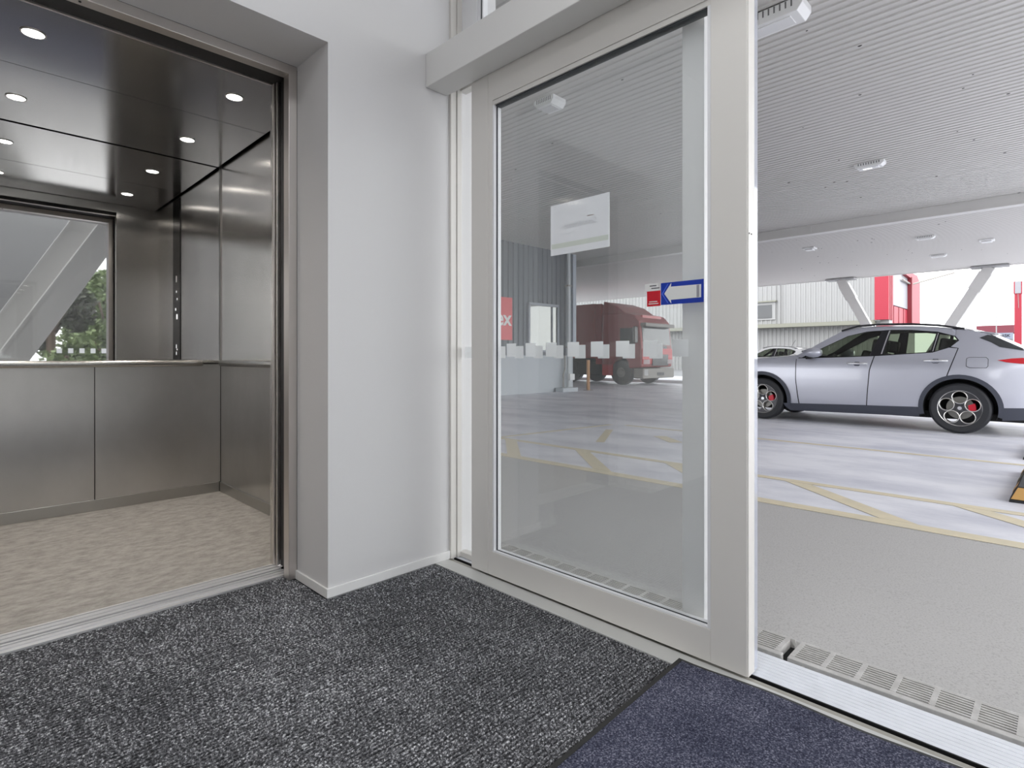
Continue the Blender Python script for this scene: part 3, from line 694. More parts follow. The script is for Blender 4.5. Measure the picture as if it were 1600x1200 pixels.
# luminaires under the soffit
def luminaire(x, y, label, lit=False, L_=.46, W_=.19, H_=.085, rz=0):
    t = thing('soffit_light', (x, y, SZ), label, 'light fitting', 'soffit light fittings')
    z0 = SZ - H_
    poly = [(-L_ / 2, 0), (-L_ / 2, -H_ * .5), (-L_ / 2 + .05, -H_), (L_ / 2 - .05, -H_), (L_ / 2, -H_ * .5), (L_ / 2, 0)]
    obj('housing', G().prism(poly, lambda u, v, s_: (x + s_, y + u, SZ + v), -W_ / 2, W_ / 2), M_lum, t, bevel=.006)
    obj('diffuser', G().box(x - W_ * .32, x + W_ * .30, y - L_ * .30, y + L_ * .30, z0 - .010, z0 + .002), M_diff0, t, bevel=.004)
    if lit: obj('lamp_tube', G().box(x - .02, x + .02, y - .03, y + .10, z0 - .013, z0 - .009), M_diff, t)
    for s_ in range(9):
        yy = y - L_ * .34 + s_ * L_ * .085
        obj('vent', G().box(x - W_ / 2 - .002, x - W_ / 2 + .002, yy - .007, yy + .007, SZ - H_ * .55, SZ - .008), M_grille, t)
luminaire(11.45, 2.47, 'white soffit light fitting above the parking bay, its lamp lit', True)
luminaire(5.80, 2.08, 'large white soffit light fitting at the top beside the door leaf', L_=.62, W_=.26, H_=.13)
luminaire(5.66, 4.90, 'white soffit light fitting seen through the sliding door glass', L_=.34, W_=.26, H_=.11)
luminaire(19.5, 2.86, 'soffit light fitting beyond the beam, nearer of the right pair')
luminaire(23.3, 3.06, 'soffit light fitting beyond the beam, farther of the right pair')
def sensor(x, y, label):
    t = thing('soffit_sensor', (x, y, SZ), label, 'sensor', 'soffit sensors')
    obj('base', G().box(x - .16, x + .16, y - .17, y + .17, SZ - .05, SZ), M_lum, t, bevel=.01)
    obj('lens', G().box(x - .12, x + .12, y - .12, y + .12, SZ - .09, SZ - .05), M_diff0, t, bevel=.02)
sensor(19.0, 5.72, 'small white sensor box left of the soffit light pair')
sensor(21.3, 1.66, 'small white sensor box right of the soffit light pair')
sensor(23.2, 9.3, 'small white sensor box beside the door leaf, far along the soffit')
g = G()
for k in range(120):
    x = random.uniform(2.5, 26); y = random.uniform(-2, 10); r = random.uniform(.006, .022)
    x = 1.88 + round((x - 1.88) / .12) * .12 + .022
    g.lathe([(1e-4, 0), (r, 0), (r * .6, .006), (1e-4, .007)], lambda a, b, s_: (x + a * .7, y + b * 1.4, SZ - s_), 8)
o = obj('soffit_specks', g, M_dot, kind='stuff', label='dark insect specks scattered over the white soffit', cat='specks')

# wheel stops
STL = ['nearest rubber wheel stop with tan reflector at the right edge', 'second wheel stop from the doors, at the right edge', 'third wheel stop, just behind the silver car', 'farthest wheel stop, past the silver car']
for k, x0 in enumerate((5.13, 7.80, 10.50, 13.2)):
    yb = .285 + .04 * k; z0 = gzf(x0 + .8); t = thing('wheel_stop', (x0, yb, gzf(x0)), STL[k], 'wheel stop', 'rubber wheel stops')
    def zz(x): return gzf(x)
    def sec(ins, y0_, y1_, h): return None
    def wedge(xa, xb, ya, yb_, h, tp, m, nm, lift=0., ends=.0):
        za, zb_ = gzf(xa) + lift, gzf(xb) + lift
        g = G().add([(xa, ya, za), (xb, ya, zb_), (xb, yb_, zb_), (xa, yb_, za), (xa + ends, ya + tp, za + h), (xb - ends, ya + tp, zb_ + h), (xb - ends, yb_ - tp, zb_ + h), (xa + ends, yb_ - tp, za + h)],
                    [(0, 3, 2, 1), (4, 5, 6, 7), (0, 1, 5, 4), (1, 2, 6, 5), (2, 3, 7, 6), (3, 0, 4, 7)])
        return obj(nm, g, m, t)
    wedge(x0, x0 + 1.65, yb - .16, yb, .018, .003, M_stopB, 'base')
    wedge(x0 + .006, x0 + 1.644, yb - .156, yb - .004, .085, .042, M_stopB, 'body', .018, .05)
    e = G().add([(x0 + .004, yb - .150, gzf(x0) + .022), (x0 + .004, yb - .010, gzf(x0) + .022), (x0 + .046, yb - .045, gzf(x0) + .098), (x0 + .046, yb - .115, gzf(x0) + .098)], [(0, 1, 2, 3)])
    obj('end_reflector', e, M_stopY, t)
    for q in range(3):
        xa = x0 + .22 + q * .52
        e = G().add([(xa, yb - .003, gzf(xa) + .028), (xa + .26, yb - .003, gzf(xa + .26) + .028), (xa + .26, yb - .036, gzf(xa + .26) + .09), (xa, yb - .036, gzf(xa) + .09)], [(0, 1, 2, 3)])
        obj('side_reflector', e, M_stopY if q != 1 else mat('stop_olive', sc(110, 105, 80), .6) if 'stop_olive' not in MATS else MATS['stop_olive'], t)

# ================================================================== SILVER CAR
def T(y, z): return (.956 * y - 2.5, .956 * z + .0493)
ZW = [(.15, .87), (.25, .905), (.40, .935), (.60, .948), (.80, .946), (.95, .938), (1.05, .918), (1.13, .888), (1.25, .835), (1.40, .765), (1.52, .70), (1.60, .645), (1.7, .55)]
def wid(y, z):
    for (a, wa), (b, wb) in zip(ZW, ZW[1:]):
        if z <= b: k = max(0, (z - a) / (b - a)); w_ = wa + (wb - wa) * k; break
    else: w_ = ZW[-1][1]
    if y > 1.2: w_ *= 1 - .20 * ((y - 1.2) / 1.13) ** 2.2
    if y < -1.5: w_ *= 1 - .17 * ((-1.5 - y) / .85) ** 2
    if -2.0 < y < -.9 and .7 < z < 1.1: w_ += .012 * math.sin((y + 2.0) / 1.1 * math.pi) * math.sin((z - .7) / .4 * math.pi)
    return w_
RC, FC, WR = (-1.383, .372), (1.425, .372), .372
ROOF = [T(*p) for p in [(3.356, 1.243), (3.147, 1.386), (2.83, 1.584), (2.582, 1.638), (2.29, 1.657), (1.815, 1.644), (1.463, 1.609), (1.129, 1.563), (1.022, 1.537)]]
ROOF = [(y, z - .012) for y, z in ROOF]
NOSE = [(2.20, .25), (2.30, .40), (2.335, .62), (2.29, .84), (2.10, .965), (1.75, 1.055), (1.537, 1.09), (1.1, 1.125), (.855, 1.15)]
TAIL = [(-1.70, 1.455), (-1.90, 1.34), (-2.09, 1.225), (-2.21, 1.13), (-2.285, 1.0), (-2.31, .82), (-2.345, .62), (-2.34, .45), (-2.25, .27)]
OUT = NOSE + ROOF + TAIL                      # silhouette, front bottom over the roof to rear bottom
DLO = [T(*p) for p in [(3.416, 1.112), (3.059, 1.119), (2.29, 1.143), (1.508, 1.198), (1.283, 1.281), (1.19, 1.377), (1.238, 1.447), (1.463, 1.524), (1.815, 1.565), (2.111, 1.575), (2.448, 1.556), (2.719, 1.487), (3.059, 1.304)]]
WF = [(.745, 1.118), (.42, 1.122), (-.24, 1.142), (-.375, 1.538), (-.16, 1.532), (.095, 1.464), (.42, 1.288)]
WB = [(-.43, 1.156), (-1.03, 1.198), (-1.085, 1.488), (-.765, 1.538), (-.505, 1.542)]
WQ = [(-1.085, 1.208), (-1.268, 1.280), (-1.345, 1.366), (-1.305, 1.425), (-1.135, 1.484)]
def arch(c, r, a0, a1, n=18): return circle(c, r, n, R(a0), R(a1), True)
def build_car(name, paint, label, detail=True):
    root = thing(name, (0, 0, 0), label, 'car')
    def side(poly, holes, s, off, step=.06): return sheet(poly, holes, step, lambda y, z: (s * (wid(y, z) + off), y, z))
    body = OUT + [(-1.383 - .44, .27), (-1.383 - .44, .2), (-.93, .21), (.95, .19), (1.0, .25)]
    # inner dark shell with the window openings
    for s in (-1, 1):
        low = OUT + [(-1.84, .24)] + arch(RC, .455, 195, -15) + [(-.9, .21), (.93, .19)] + arch(FC, .455, 195, -15) + [(1.9, .25)]
        obj('inner_shell', side(low, [inset(DLO, .004)], s, -.022, .09), M_under, root)
        fender = [(2.20, .27), (2.30, .40), (2.335, .62), (2.29, .84), (2.10, .965), (1.75, 1.055), (1.537, 1.09), (1.1, 1.125), (.86, 1.148), (.80, 1.112), (.855, 1.08), (.855, .734), (.81, .312), (.955, .308)] + arch(FC, .485, 190, -8)
        obj('front_fender', side(inset(fender, .003), [], s, 0), paint, root, smooth=True)
        fd = [(.85, 1.10), (.30, 1.112), (-.306, 1.136), (-.249, .91), (-.206, .342), (.80, .314), (.848, .734)]
        d1 = obj('front_door', side(inset(fd, .003), [], s, .001), paint, root, smooth=True)
        ra = [p for p in arch(RC, .485, -5, 72)]
        rd = [(-.314, 1.136), (-1.058, 1.190), (-1.25, 1.262), (-1.356, 1.25)] + [(-1.30, 1.05)] + list(reversed(ra)) + [(-.895, .358), (-.213, .342), (-.256, .91)]
        d2 = obj('rear_door', side(inset(rd, .003), [], s, .001), paint, root, smooth=True)
        up = [(.80, 1.112), (.86, 1.148)] + ROOF[:-2] + [(-1.32, 1.534)] + [T(1.238, 1.447)] + [(y, z) for y, z in reversed([T(*p) for p in [(3.059, 1.304), (2.719, 1.487), (2.448, 1.556), (2.111, 1.575), (1.815, 1.565), (1.463, 1.524)]])] + [(.766, 1.112)]
        obj('roof_frame', side(up, [], s, 0, .05), paint, root, smooth=True)
        qp = [(-1.32, 1.534)] + ROOF[-2:] + TAIL[:-2] + [(-2.335, .42), (-1.87, .40)] + arch(RC, .485, 178, 73) + [(-1.306, 1.05), (-1.362, 1.25), (-1.268, 1.272), T(1.19, 1.377), T(1.238, 1.447)]
        q = obj('quarter_panel', side(inset(qp, .003), [], s, 0), paint, root, smooth=True)
        obj('window_surround', side(DLO, [WF, WB, WQ], s, -.004, .05), M_gloss, root, smooth=True)
        for nm, wpoly in (('front_window', WF), ('rear_window', WB), ('quarter_window', WQ)): obj(nm, side(wpoly, [], s, -.006, .08), M_carglass, root, smooth=True)
        # cladding
        sill = [(1.065, .311), (-.903, .361), (-.90, .215), (.955, .187), (1.03, .25)]
        obj('sill_cladding', side(sill, [], s, .008, .08), M_clad, root, smooth=True)
        for nm, c in (('rear_arch_trim', RC), ('front_arch_trim', FC)):
            ring_ = arch(c, .492, -14, 194, 26) + list(reversed(arch(c, .432, -14, 194, 26)))
            g = side(ring_, [], s, .014, .05); obj(nm, g, M_clad, root, smooth=True)
            g = G(); A = arch(c, .432, -20, 200, 26); n = len(A)
            g.add([(s * (wid(y, z) + .014), y, z) for y, z in A] + [(s * .55, y, z) for y, z in A], [(i, i + 1, n + i + 1, n + i) for i in range(n - 1)])
            obj('wheel_well', g, M_under, root)
        obj('rear_bumper_cladding', side([(-1.86, .40), (-2.335, .42), (-2.34, .40), (-2.25, .26), (-1.85, .22)], [], s, .006, .08), M_clad, root, smooth=True)
        obj('front_bumper_cladding', side([(1.90, .36), (2.285, .37), (2.20, .25), (1.88, .23)], [], s, .006, .08), M_clad, root, smooth=True)
        # handles, pillar strip, fuel flap, lamp
        for d, (yc, zc) in ((d1, (-.075, 1.012)), (d2, (-1.10, 1.062))):
            pts = [(s * (wid(yc + u, zc) + o_), yc + u, zc + .003 * math.cos(u * 10)) for u, o_ in ((.145, .004), (.10, .022), (0, .030), (-.10, .022), (-.145, .004))]
            obj('handle', G().tube(pts, .010, 10, .017), M_chrome, d, smooth=True)
            obj('handle_recess', side([(yc + .055, zc - .005), (yc + .03, zc - .036), (yc - .03, zc - .036), (yc - .055, zc - .005), (yc - .03, zc + .03), (yc + .03, zc + .03)], [], s, .002, .05), M_clad, d)
        obj('pillar_strip', side([(-.395, 1.168), (-.412, 1.168), (-.489, 1.542), (-.472, 1.542)], [], s, .003, .05), M_chrome, root)
        obj('quarter_strip', side([(-1.055, 1.206), (-1.064, 1.206), (-1.115, 1.486), (-1.106, 1.486)], [], s, .003, .05), M_chrome, root)
        if s < 0:
            fl = [(-1.46, 1.10), (-1.49, 1.118), (-1.68, 1.118), (-1.705, 1.09), (-1.705, .99), (-1.685, .962), (-1.50, .962), (-1.46, .985)]
            obj('fuel_flap', side(inset(fl, .005), [], s, .007, .03), paint, q, smooth=True)
            obj('fuel_flap_gap', side(fl, [], s, .003, .03), M_gloss, q)
        obj('tail_lamp', side([(-1.80, 1.075), (-1.95, 1.10), (-2.20, 1.118), (-2.27, 1.03), (-2.1, 1.02), (-1.9, 1.045)], [], s, .006, .04), M_lamp, root, smooth=True)
        obj('rear_glass_wrap', side([(-1.593, 1.399), (-1.683, 1.441), (-1.735, 1.432), (-2.06, 1.238), (-2.075, 1.208), (-1.819, 1.262), (-1.722, 1.332)], [], s, .004, .05), M_dkglass, q, smooth=True)
        obj('headlamp', side([(1.80, .955), (1.95, .965), (2.17, .90), (2.26, .80), (2.10, .80), (1.92, .87)], [], s, .006, .05), M_dkglass, root, smooth=True)
        # door mirror
        m0 = Vector((s * .90, .60, 1.175)); g = G()
        prof = [(1e-3, -.055), (.052, -.05), (.085, -.02), (.095, .02), (.085, .06), (.05, .10), (1e-3, .125)]
        g.lathe(prof, lambda a, b, u: (m0.x + s * (.12 + a * 1.2), m0.y + u * 1.75 - .09, m0.z + .02 + b * .88), 20)
        mm = obj('door_mirror', g, paint, root, smooth=True)
        obj('mirror_arm', G().beam((s * .87, .64, 1.115), (s * 1.02, .62, 1.105), .10, .045), M_gloss, mm, bevel=.01)
        # roof rail
        rr = [(y, z) for y, z in ROOF[2:8]]
        obj('roof_rail', G().tube([(s * (wid(y, z) + .005), y, z + (.008 if i in (0, 5) else .030)) for i, (y, z) in enumerate(rr)], .016, 8), M_gloss, root, smooth=True)
    # top skin, from nose to tail
    def skin(nm, pts, m, crown, k=10, lift=0.):
        g = G(); n = k + 1; vs = []
        for y, z in pts:
            w_ = wid(y, z)
            for i in range(n):
                u = -1 + 2 * i / k; vs.append((u * w_, y, z + crown * (1 - u * u) + lift))
        g.add(vs, [(j * n + i, j * n + i + 1, (j + 1) * n + i + 1, (j + 1) * n + i) for j in range(len(pts) - 1) for i in range(k)])
        return obj(nm, g, m, root, smooth=True)
    skin('front_bumper', NOSE[:4], paint, 0.)
    skin('bonnet', NOSE[3:], paint, .035)
    skin('windscreen', [NOSE[-1]] + ROOF[:3], M_carglass, .035)
    skin('roof', ROOF[2:], paint, .035)
    skin('rear_glass', [ROOF[-1], TAIL[0], TAIL[1], TAIL[2]], M_dkglass, .03)
    skin('tailgate', TAIL[2:6], paint, .02); skin('rear_bumper', TAIL[5:], M_clad, 0.)
    obj('grille', G().prism([(-.20, .82), (.20, .82), (.0, .42)], lambda u, v, q: (u, q, v), 2.28, 2.345), M_gloss, root, bevel=.01)
    obj('lower_intake', G().box(-.62, .62, 2.25, 2.325, .34, .50), M_gloss, root, bevel=.02)
    sp = [(-1.40, 1.532), (-1.52, 1.515), (-1.66, 1.492), (-1.775, 1.472), (-1.70, 1.452), (-1.5, 1.47)]
    g = G(); W = .60; g.prism(sp, lambda y, z, x: (x, y, z + .03 * (1 - (x / W) ** 2)), -W, W); obj('spoiler', g, paint, root, bevel=.004)
    g = G().box(-.80, .80, -2.1, 2.1, .20, .30); obj('underbody', g, M_under, root)
    for c in (RC, FC): obj('wheel_tub', G().box(-.62, .62, c[0] - .50, c[0] + .50, .22, .95), M_under, root)
    # cabin
    for yy, nm in ((.15, 'front_seat'), (-.75, 'rear_seat')):
        for xx in (-.40, .40):
            o = obj(nm, G().box(xx - .25, xx + .25, yy - .28, yy + .25, .45, .68).beam((xx, yy - .25, .62), (xx, yy - .42, 1.18), .46, .14, (1, 0, 0)), M_seat, root, bevel=.04)
            obj('headrest', G().beam((xx, yy - .43, 1.20), (xx, yy - .47, 1.40), .24, .09, (1, 0, 0)), M_seat, o, bevel=.03)
    obj('dashboard', G().box(-.78, .78, .62, 1.05, .6, 1.08), M_seat, root, bevel=.05)
    obj('steering_wheel', G().tube([(.38 + .18 * math.cos(a * math.pi / 8), .55 + .05 * math.sin(a * math.pi / 8), 1.0 + .17 * math.sin(a * math.pi / 8)) for a in range(17)], .014, 8), M_seat, root, smooth=True)
    # wheels
    holes = [circle((.158 * math.cos(R(90 + 72 * k)), .158 * math.sin(R(90 + 72 * k))), .083, 26) for k in range(5)]
    tyre = [(.262, .115), (.285, .118), (.335, .122), (.360, .105), (.372, .06), (.372, -.06), (.360, -.105), (.335, -.12), (.262, -.11)]
    for s in (-1, 1):
        for c in (RC, FC):
            xo = s * .815
            P = lambda a, b, u: (xo + s * u, c[0] + a, c[1] + b)
            wl = obj('wheel', G().lathe(tyre, P, 48), M_tyre, root, smooth=True)
            tag(wl, label='black tyre on a five-hole alloy rim')
            obj('rim_barrel', G().lathe([(.262, .115), (.258, .06), (.25, -.09)], P, 40), M_rimd, wl, smooth=True)
            obj('rim_face', sheet(circle((0, 0), .262, 60), holes, .03, lambda a, b: P(a, b, .095 - .5 * max(0, (.09 - math.hypot(a, b))) ** 1.5)), M_rimd, wl, smooth=True)
            obj('rim_lip', G().lathe([(.252, .094), (.254, .103), (.266, .112), (.270, .108)], P, 60), M_rims, wl, smooth=True)
            for k in range(5):
                cx_, cy_ = .158 * math.cos(R(90 + 72 * k)), .158 * math.sin(R(90 + 72 * k))
                obj('rim_ring', G().lathe([(.079, .045), (.0815, .098), (.086, .103), (.094, .101), (.0965, .094)], lambda a, b, u: P(cx_ + a, cy_ + b, u), 30), M_rims, wl, smooth=True)
            obj('hub_cap', G().lathe([(1e-4, .092), (.026, .092), (.030, .080)], P, 20), M_chrome, wl, smooth=True)
            obj('brake_disc', G().lathe([(.05, .02), (.165, .02), (.165, .0), (.05, 0)], P, 36), M_disc, wl)
            ca = [(r * math.cos(R(a)), r * math.sin(R(a))) for r, aa in ((.185, range(-24, 25, 8)), (.10, range(24, -25, -8))) for a in aa]
            rot = 180 if (c is FC) == True else 0
            sg = -1                                  # caliper sits towards the rear of the wheel
            obj('brake_caliper', G().prism([(sg * u, v) for u, v in ca], lambda a, b, u: P(a, b, u), .0, .07), M_cal, wl)
            for k in range(5):
                a = R(54 + 72 * k); obj('wheel_nut', G().lathe([(1e-4, .092), (.009, .092), (.010, .075)], lambda p, q_, u: P(.052 * math.cos(a) + p, .052 * math.sin(a) + q_, u), 8), M_gloss, wl)
    return root
car = build_car('car', M_paint, 'silver crossover car parked side-on under the canopy')
move(car, (10.40 + .925, 2.5, -.22))
car2 = build_car('car', M_paintW, 'white car in the background left of the silver car, mostly hidden')
obj('aerial', G().tube([(0, -.9, 1.6), (0, -1.1, 1.95)], .008, 6), M_gloss, car2)
move(car2, (29.4, 10.6, -.222))

# ================================================================== BUILDING WING SEEN THROUGH THE GLASS
WYd = 11.75
t = thing('wing_wall', (8, WYd, -.22), 'dark ribbed cladding wall above a pale block base, seen through the door glass', 'wall')
t['kind'] = 'structure'
obj('cladding', corrug(1.9, 14.70, .22, .035, lambda u, h, s_: (u, WYd - h, s_), .95, SZ, top=.4, slope=.12), M_dark, t)
obj('block_base', G().box(1.9, 14.72, WYd - .02, WYd + .2, -.3, .95), M_block, t)
obj('sheathing', G().box(1.9, 14.72, WYd + .005, WYd + .2, .95, SZ), M_dark, t)
obj('corner_flashing', G().box(14.68, 14.85, WYd - .06, WYd + .2, .95, SZ), mat('pale_flashing', sc(165, 172, 182), .5), t)
struct('wall_wing_return', G().box(14.60, 14.72, WYd + .21, 26, -.3, SZ), M_dark)
w1 = thing('window_1', (13.2, WYd - .05, 1.15), 'window in the dark clad wall, reflecting the sky, seen through the door glass', 'window'); w1['kind'] = 'structure'
for a in ((12.50, 12.56, 1.1, 2.56), (13.86, 13.92, 1.1, 2.56), (12.50, 13.92, 2.50, 2.58), (12.50, 13.92, 1.06, 1.12)):
    obj('frame', G().box(a[0], a[1], WYd - .09, WYd - .005, a[2], a[3]), mat('window_frame_grey', sc(150, 155, 162), .5) if 'window_frame_grey' not in MATS else MATS['window_frame_grey'], w1)
obj('pane', G().box(12.56, 13.86, WYd - .05, WYd - .04, 1.12, 2.50), mat('mirror_window', (.20, .205, .20, 1), .03, .9), w1)
obj('mullion', G().box(13.58, 13.64, WYd - .07, WYd - .03, 1.12, 2.50), M_dark, w1)
t = thing('wall_sign', (11.2, WYd - .06, 1.4), 'red wall sign ending in white letters, seen through the left of the door glass', 'sign')
obj('face', G().box(10.3, 11.79, WYd - .075, WYd - .040, 1.40, 2.65), mat('sign_red', sc(222, 70, 78), .4), t)
obj('lettering', text_geo('ex', .62, lambda u, v, s_: (11.74 + u, WYd - .078 - s_, 2.02 + v), .002, True, 'RIGHT'), M_white, t)
WYq = WYd - .06
t = thing('downpipe', (14.3, WYq - .1, -.22), 'pale downpipe at the end of the dark clad wall', 'downpipe')
obj('pipe', G().tube([(14.3, WYq - .12, -.1), (14.3, WYq - .12, SZ)], .06, 12), mat('pipe_pale', sc(196, 200, 202), .5), t, smooth=True)
obj('conduit', G().tube([(14.08, WYq - .08, -.1), (14.08, WYq - .08, .35), (14.16, WYq - .08, .5), (14.16, WYq - .08, .95)], .025, 8), M_tgrey, t, smooth=True)
obj('junction_box', G().box(14.22, 14.46, WYq - .25, WYq - .15, .15, .35), M_lum, t, bevel=.01)
obj('footing', G().box(13.75, 14.5, WYq - .35, WYq - .02, -.22, -.09), M_block, t, bevel=.01)
for z in (1.2, 3.2): obj('clip', G().box(14.2, 14.4, WYq - .19, WYq - .035, z, z + .05), M_tgrey, t)
t = thing('bollard', (15.14, 11.41, -.22), 'tan bollard post beyond the wall corner, seen through the glass', 'bollard')
obj('post', G().tube([(15.14, 11.41, -.22), (15.14, 11.41, .80)], .055, 12), M_timber, t, smooth=True)
obj('foot_plate', G().box(15.02, 15.26, 11.29, 11.53, -.22, -.205), M_tgrey, t)
obj('kerb_block', G().box(21.9, 22.05, 6, 24, -.22, -.10), M_wline, label='white kerb line behind the red truck', cat='kerb', org=(22, 12, -.22))
obj('fence_post', G().tube([(22.4, 11.2, -.22), (22.4, 11.2, .9)], .045, 10), M_wline, label='slim white post right of the red truck', cat='post', org=(22.4, 11.2, -.22))

# red truck
t = thing('truck', (20.2, 14, -.22), 'dull red truck facing right, seen through the sliding door glass', 'truck')
tx0, tx1, ty = 19.0, 21.35, 11.75
g = G().prism([(ty, .55), (ty, 1.35), (ty + .10, 2.35), (ty + .35, 2.62), (ty + .75, 2.72), (ty + 1.85, 2.72), (ty + 1.85, .55), (ty + 1.35, .55), (ty + 1.30, .80), (ty + 1.1, 1.0), (ty + .85, .98), (ty + .62, .75), (ty + .58, .50)], lambda u, v, s_: (s_, u, v - .05), tx0, tx1)
cab = obj('cab', g, M_truck, t, bevel=.05)
obj('roof_deflector', G().prism([(ty + .70, 2.64), (ty + 1.25, 3.02), (ty + 1.85, 3.22), (ty + 1.9, 2.64)], lambda u, v, s_: (s_, u, v - .03), tx0 + .08, tx1 - .08), M_truck, t, bevel=.04)
obj('side_fairing', G().box(tx0 + .03, tx0 + .10, ty + 1.9, ty + 2.2, .6, 3.1), M_truck, t)
obj('windscreen', G().beam((20.175, ty + .015, 1.38), (20.175, ty + .10, 2.16), 2.1, .05, (0, 1, 0)), M_dkglass, cab)
obj('sun_visor', G().box(tx0 + .06, tx1 - .06, ty - .17, ty + .10, 2.10, 2.24), M_tgrey, cab, bevel=.03)
obj('front_panel', G().box(tx0 + .02, tx1 - .02, ty - .04, ty + .02, .62, 1.24), M_truckb, cab, bevel=.02)
obj('grille', G().box(tx0 + .72, tx1 - .42, ty - .07, ty - .03, .55, 1.0), M_gloss, cab)
obj('badge_strip', G().box(tx0 + .35, tx1 - .5, ty - .05, ty - .02, 1.24, 1.36), M_gloss, cab)
obj('bumper', G().box(tx0 - .02, tx1 + .02, ty - .10, ty + .35, .05, .45), M_tgrey, t, bevel=.04)
obj('headlamp', G().box(tx0 + .08, tx0 + .50, ty - .08, ty - .02, .62, .80), M_film, t, bevel=.02)
obj('headlamp', G().box(tx1 - .50, tx1 - .08, ty - .08, ty - .02, .62, .80), M_film, t, bevel=.02)
obj('fog_lamp', G().box(tx0 + .05, tx0 + .30, ty - .115, ty - .09, .18, .42), M_film, t)
obj('plate', G().box(20.0, 20.5, ty - .115, ty - .10, .16, .28), M_gloss, t)
obj('side_window', G().box(tx0 - .01, tx0 + .02, ty + .30, ty + .98, 1.40, 2.05), M_dkglass, cab)
obj('wing_mirror', G().box(tx0 - .28, tx0 - .08, ty + .10, ty + .22, 1.45, 2.10), M_gloss, cab, bevel=.03)
obj('roof_sign', G().box(tx0 + .5, tx1 - .4, ty + .26, ty + .34, 2.42, 2.58), M_truckb, cab)
obj('step_skirt', G().box(tx0, tx0 + .1, ty + 1.35, ty + 1.85, .15, .60), M_truckb, t)
tr = obj('trailer_body', G().box(tx0 + .02, tx1, ty + 2.25, ty + 9.5, .85, 3.12), M_truck, t, bevel=.02)
for k in range(7): obj('side_post', G().box(tx0 - .02, tx0 + .02, ty + 2.25 + k * 1.15, ty + 2.33 + k * 1.15, .85, 3.12), M_truck, tr)
obj('chassis', G().box(tx0 + .5, tx1 - .5, ty + .5, ty + 9.4, .35, .85), M_under, t)
obj('side_tank', G().box(tx0 + .06, tx0 + .55, ty + 2.0, ty + 3.2, .15, .70), M_under, t, bevel=.05)
for yy in (ty + .97, ty + 3.7, ty + 5.0):
    for xx, s in ((tx0 + .16, -1), (tx1 - .16, 1)):
        wl = obj('wheel', G().lathe([(.20, .12), (.32, .14), (.48, .12), (.50, .05), (.50, -.12), (.2, -.14)], lambda a, b, u: (xx + s * u, yy + a, .28 + b), 32), M_tyre, t, smooth=True)
        obj('rim', G().lathe([(1e-4, .08), (.09, .10), (.12, .05), (.27, .04), (.29, .13)], lambda a, b, u: (xx + s * u, yy + a, .28 + b), 28), M_tgrey, wl, smooth=True)

# ================================================================== FAR BUILDINGS
BX = 44.0
t = thing('warehouse', (BX, 16, -.22), 'white ribbed warehouse with red gable corner beyond the silver car', 'building')
wl = obj('upper_wall', corrug(8.9, 40, .34, .06, lambda u, h, s_: (BX - h, u, s_), 3.35, 8.0, top=.25, slope=.10), M_wfar, t)
obj('upper_backing', G().box(BX + .01, BX + .3, 8.9, 40, 3.3, 8.0), M_wfar, t)
lw_ = obj('lower_wall', corrug(9.3, 40, .30, .06, lambda u, h, s_: (BX + .5 - h, u, s_), -.22, 3.3, top=.35, slope=.08), M_wfar, t)
obj('awning', G().box(BX - .5, BX + .5, 9.2, 40, 3.10, 3.38), M_olive, t)
wf = obj('window', G().box(BX - .12, BX - .05, 15.6, 19.4, 3.72, 5.1), M_wfar, t)
obj('pane', G().box(BX - .16, BX - .115, 15.85, 19.2, 3.85, 4.85), M_dkglass, wf)
obj('window_hood', G().box(BX - .3, BX - .05, 15.5, 19.5, 5.06, 5.16), M_olive, wf)
obj('downpipe', G().tube([(BX - .15, 15.3, 3.3), (BX - .15, 15.3, 8)], .06, 8), M_wfar, t)
YG = 8.9
obj('corner_band', G().box(BX - .1, BX + 1.3, YG - .5, YG + .3, 3.4, 8.2), M_redb, t)
for k in range(3): obj('corner_seam', G().box(BX + .2 + .35 * k, BX + .24 + .35 * k, YG - .52, YG - .49, 3.4, 8.2), M_reddk, t)
obj('gable_wall', G().box(BX + 1.3, BX + 11.4, YG - .1, YG + .3, 3.0, 7.0), M_redb, t)
obj('gable_base', G().box(BX + 1.3, BX + 11.4, YG - .1, YG + .3, -.22, 3.0), M_wfar, t)
for k in range(4):
    xx = BX + 1.4 + 1.65 * k; obj('red_panel', G().box(xx, xx + 1.58, YG - .20, YG - .1, 3.0, 4.50), M_redb, t)
for k in range(3): obj('panel_joint', G().box(BX + 2.99 + 1.65 * k, BX + 3.04 + 1.65 * k, YG - .23, YG - .1, 3.0, 4.5), M_reddk, t)
obj('sign_panel', G().box(BX + 1.35, BX + 7.75, YG - .22, YG - .1, 4.56, 7.0), M_panelW, t)
obj('end_band', G().box(BX + 7.9, BX + 11.4, YG - .45, YG + .3, 3.0, 6.9), M_redb, t)
obj('end_band_edge', G().box(BX + 7.75, BX + 7.95, YG - .5, YG - .1, 3.0, 7.0), M_reddk, t)
obj('top_cap', G().prism([(BX + 5.6, 7.0), (BX + 7.2, 7.35), (BX + 10.2, 7.35), (BX + 11.4, 6.9), (BX + 7.9, 6.9)], lambda u, v, s_: (u, s_, v), YG - .45, YG + .3), M_redb, t)
obj('flagpole', G().tube([(BX + 5.2, YG - .35, 6.55), (BX + 8.4, YG - .35, 6.5), (BX + 11.5, YG - 2.6, 7.5)], .07, 8), M_tgrey, t)
obj('base_wall', G().box(BX + .3, BX + 1.3, YG - .45, YG + .3, -.22, 3.4), M_wfar, t)
t = thing('sign_pylon', (60, 2.79, -.22), 'tall red sign pylon at the far right', 'sign pylon')
obj('mast', G().box(60, 60.5, 2.56, 3.0, -.22, 5.95), M_redb, t)
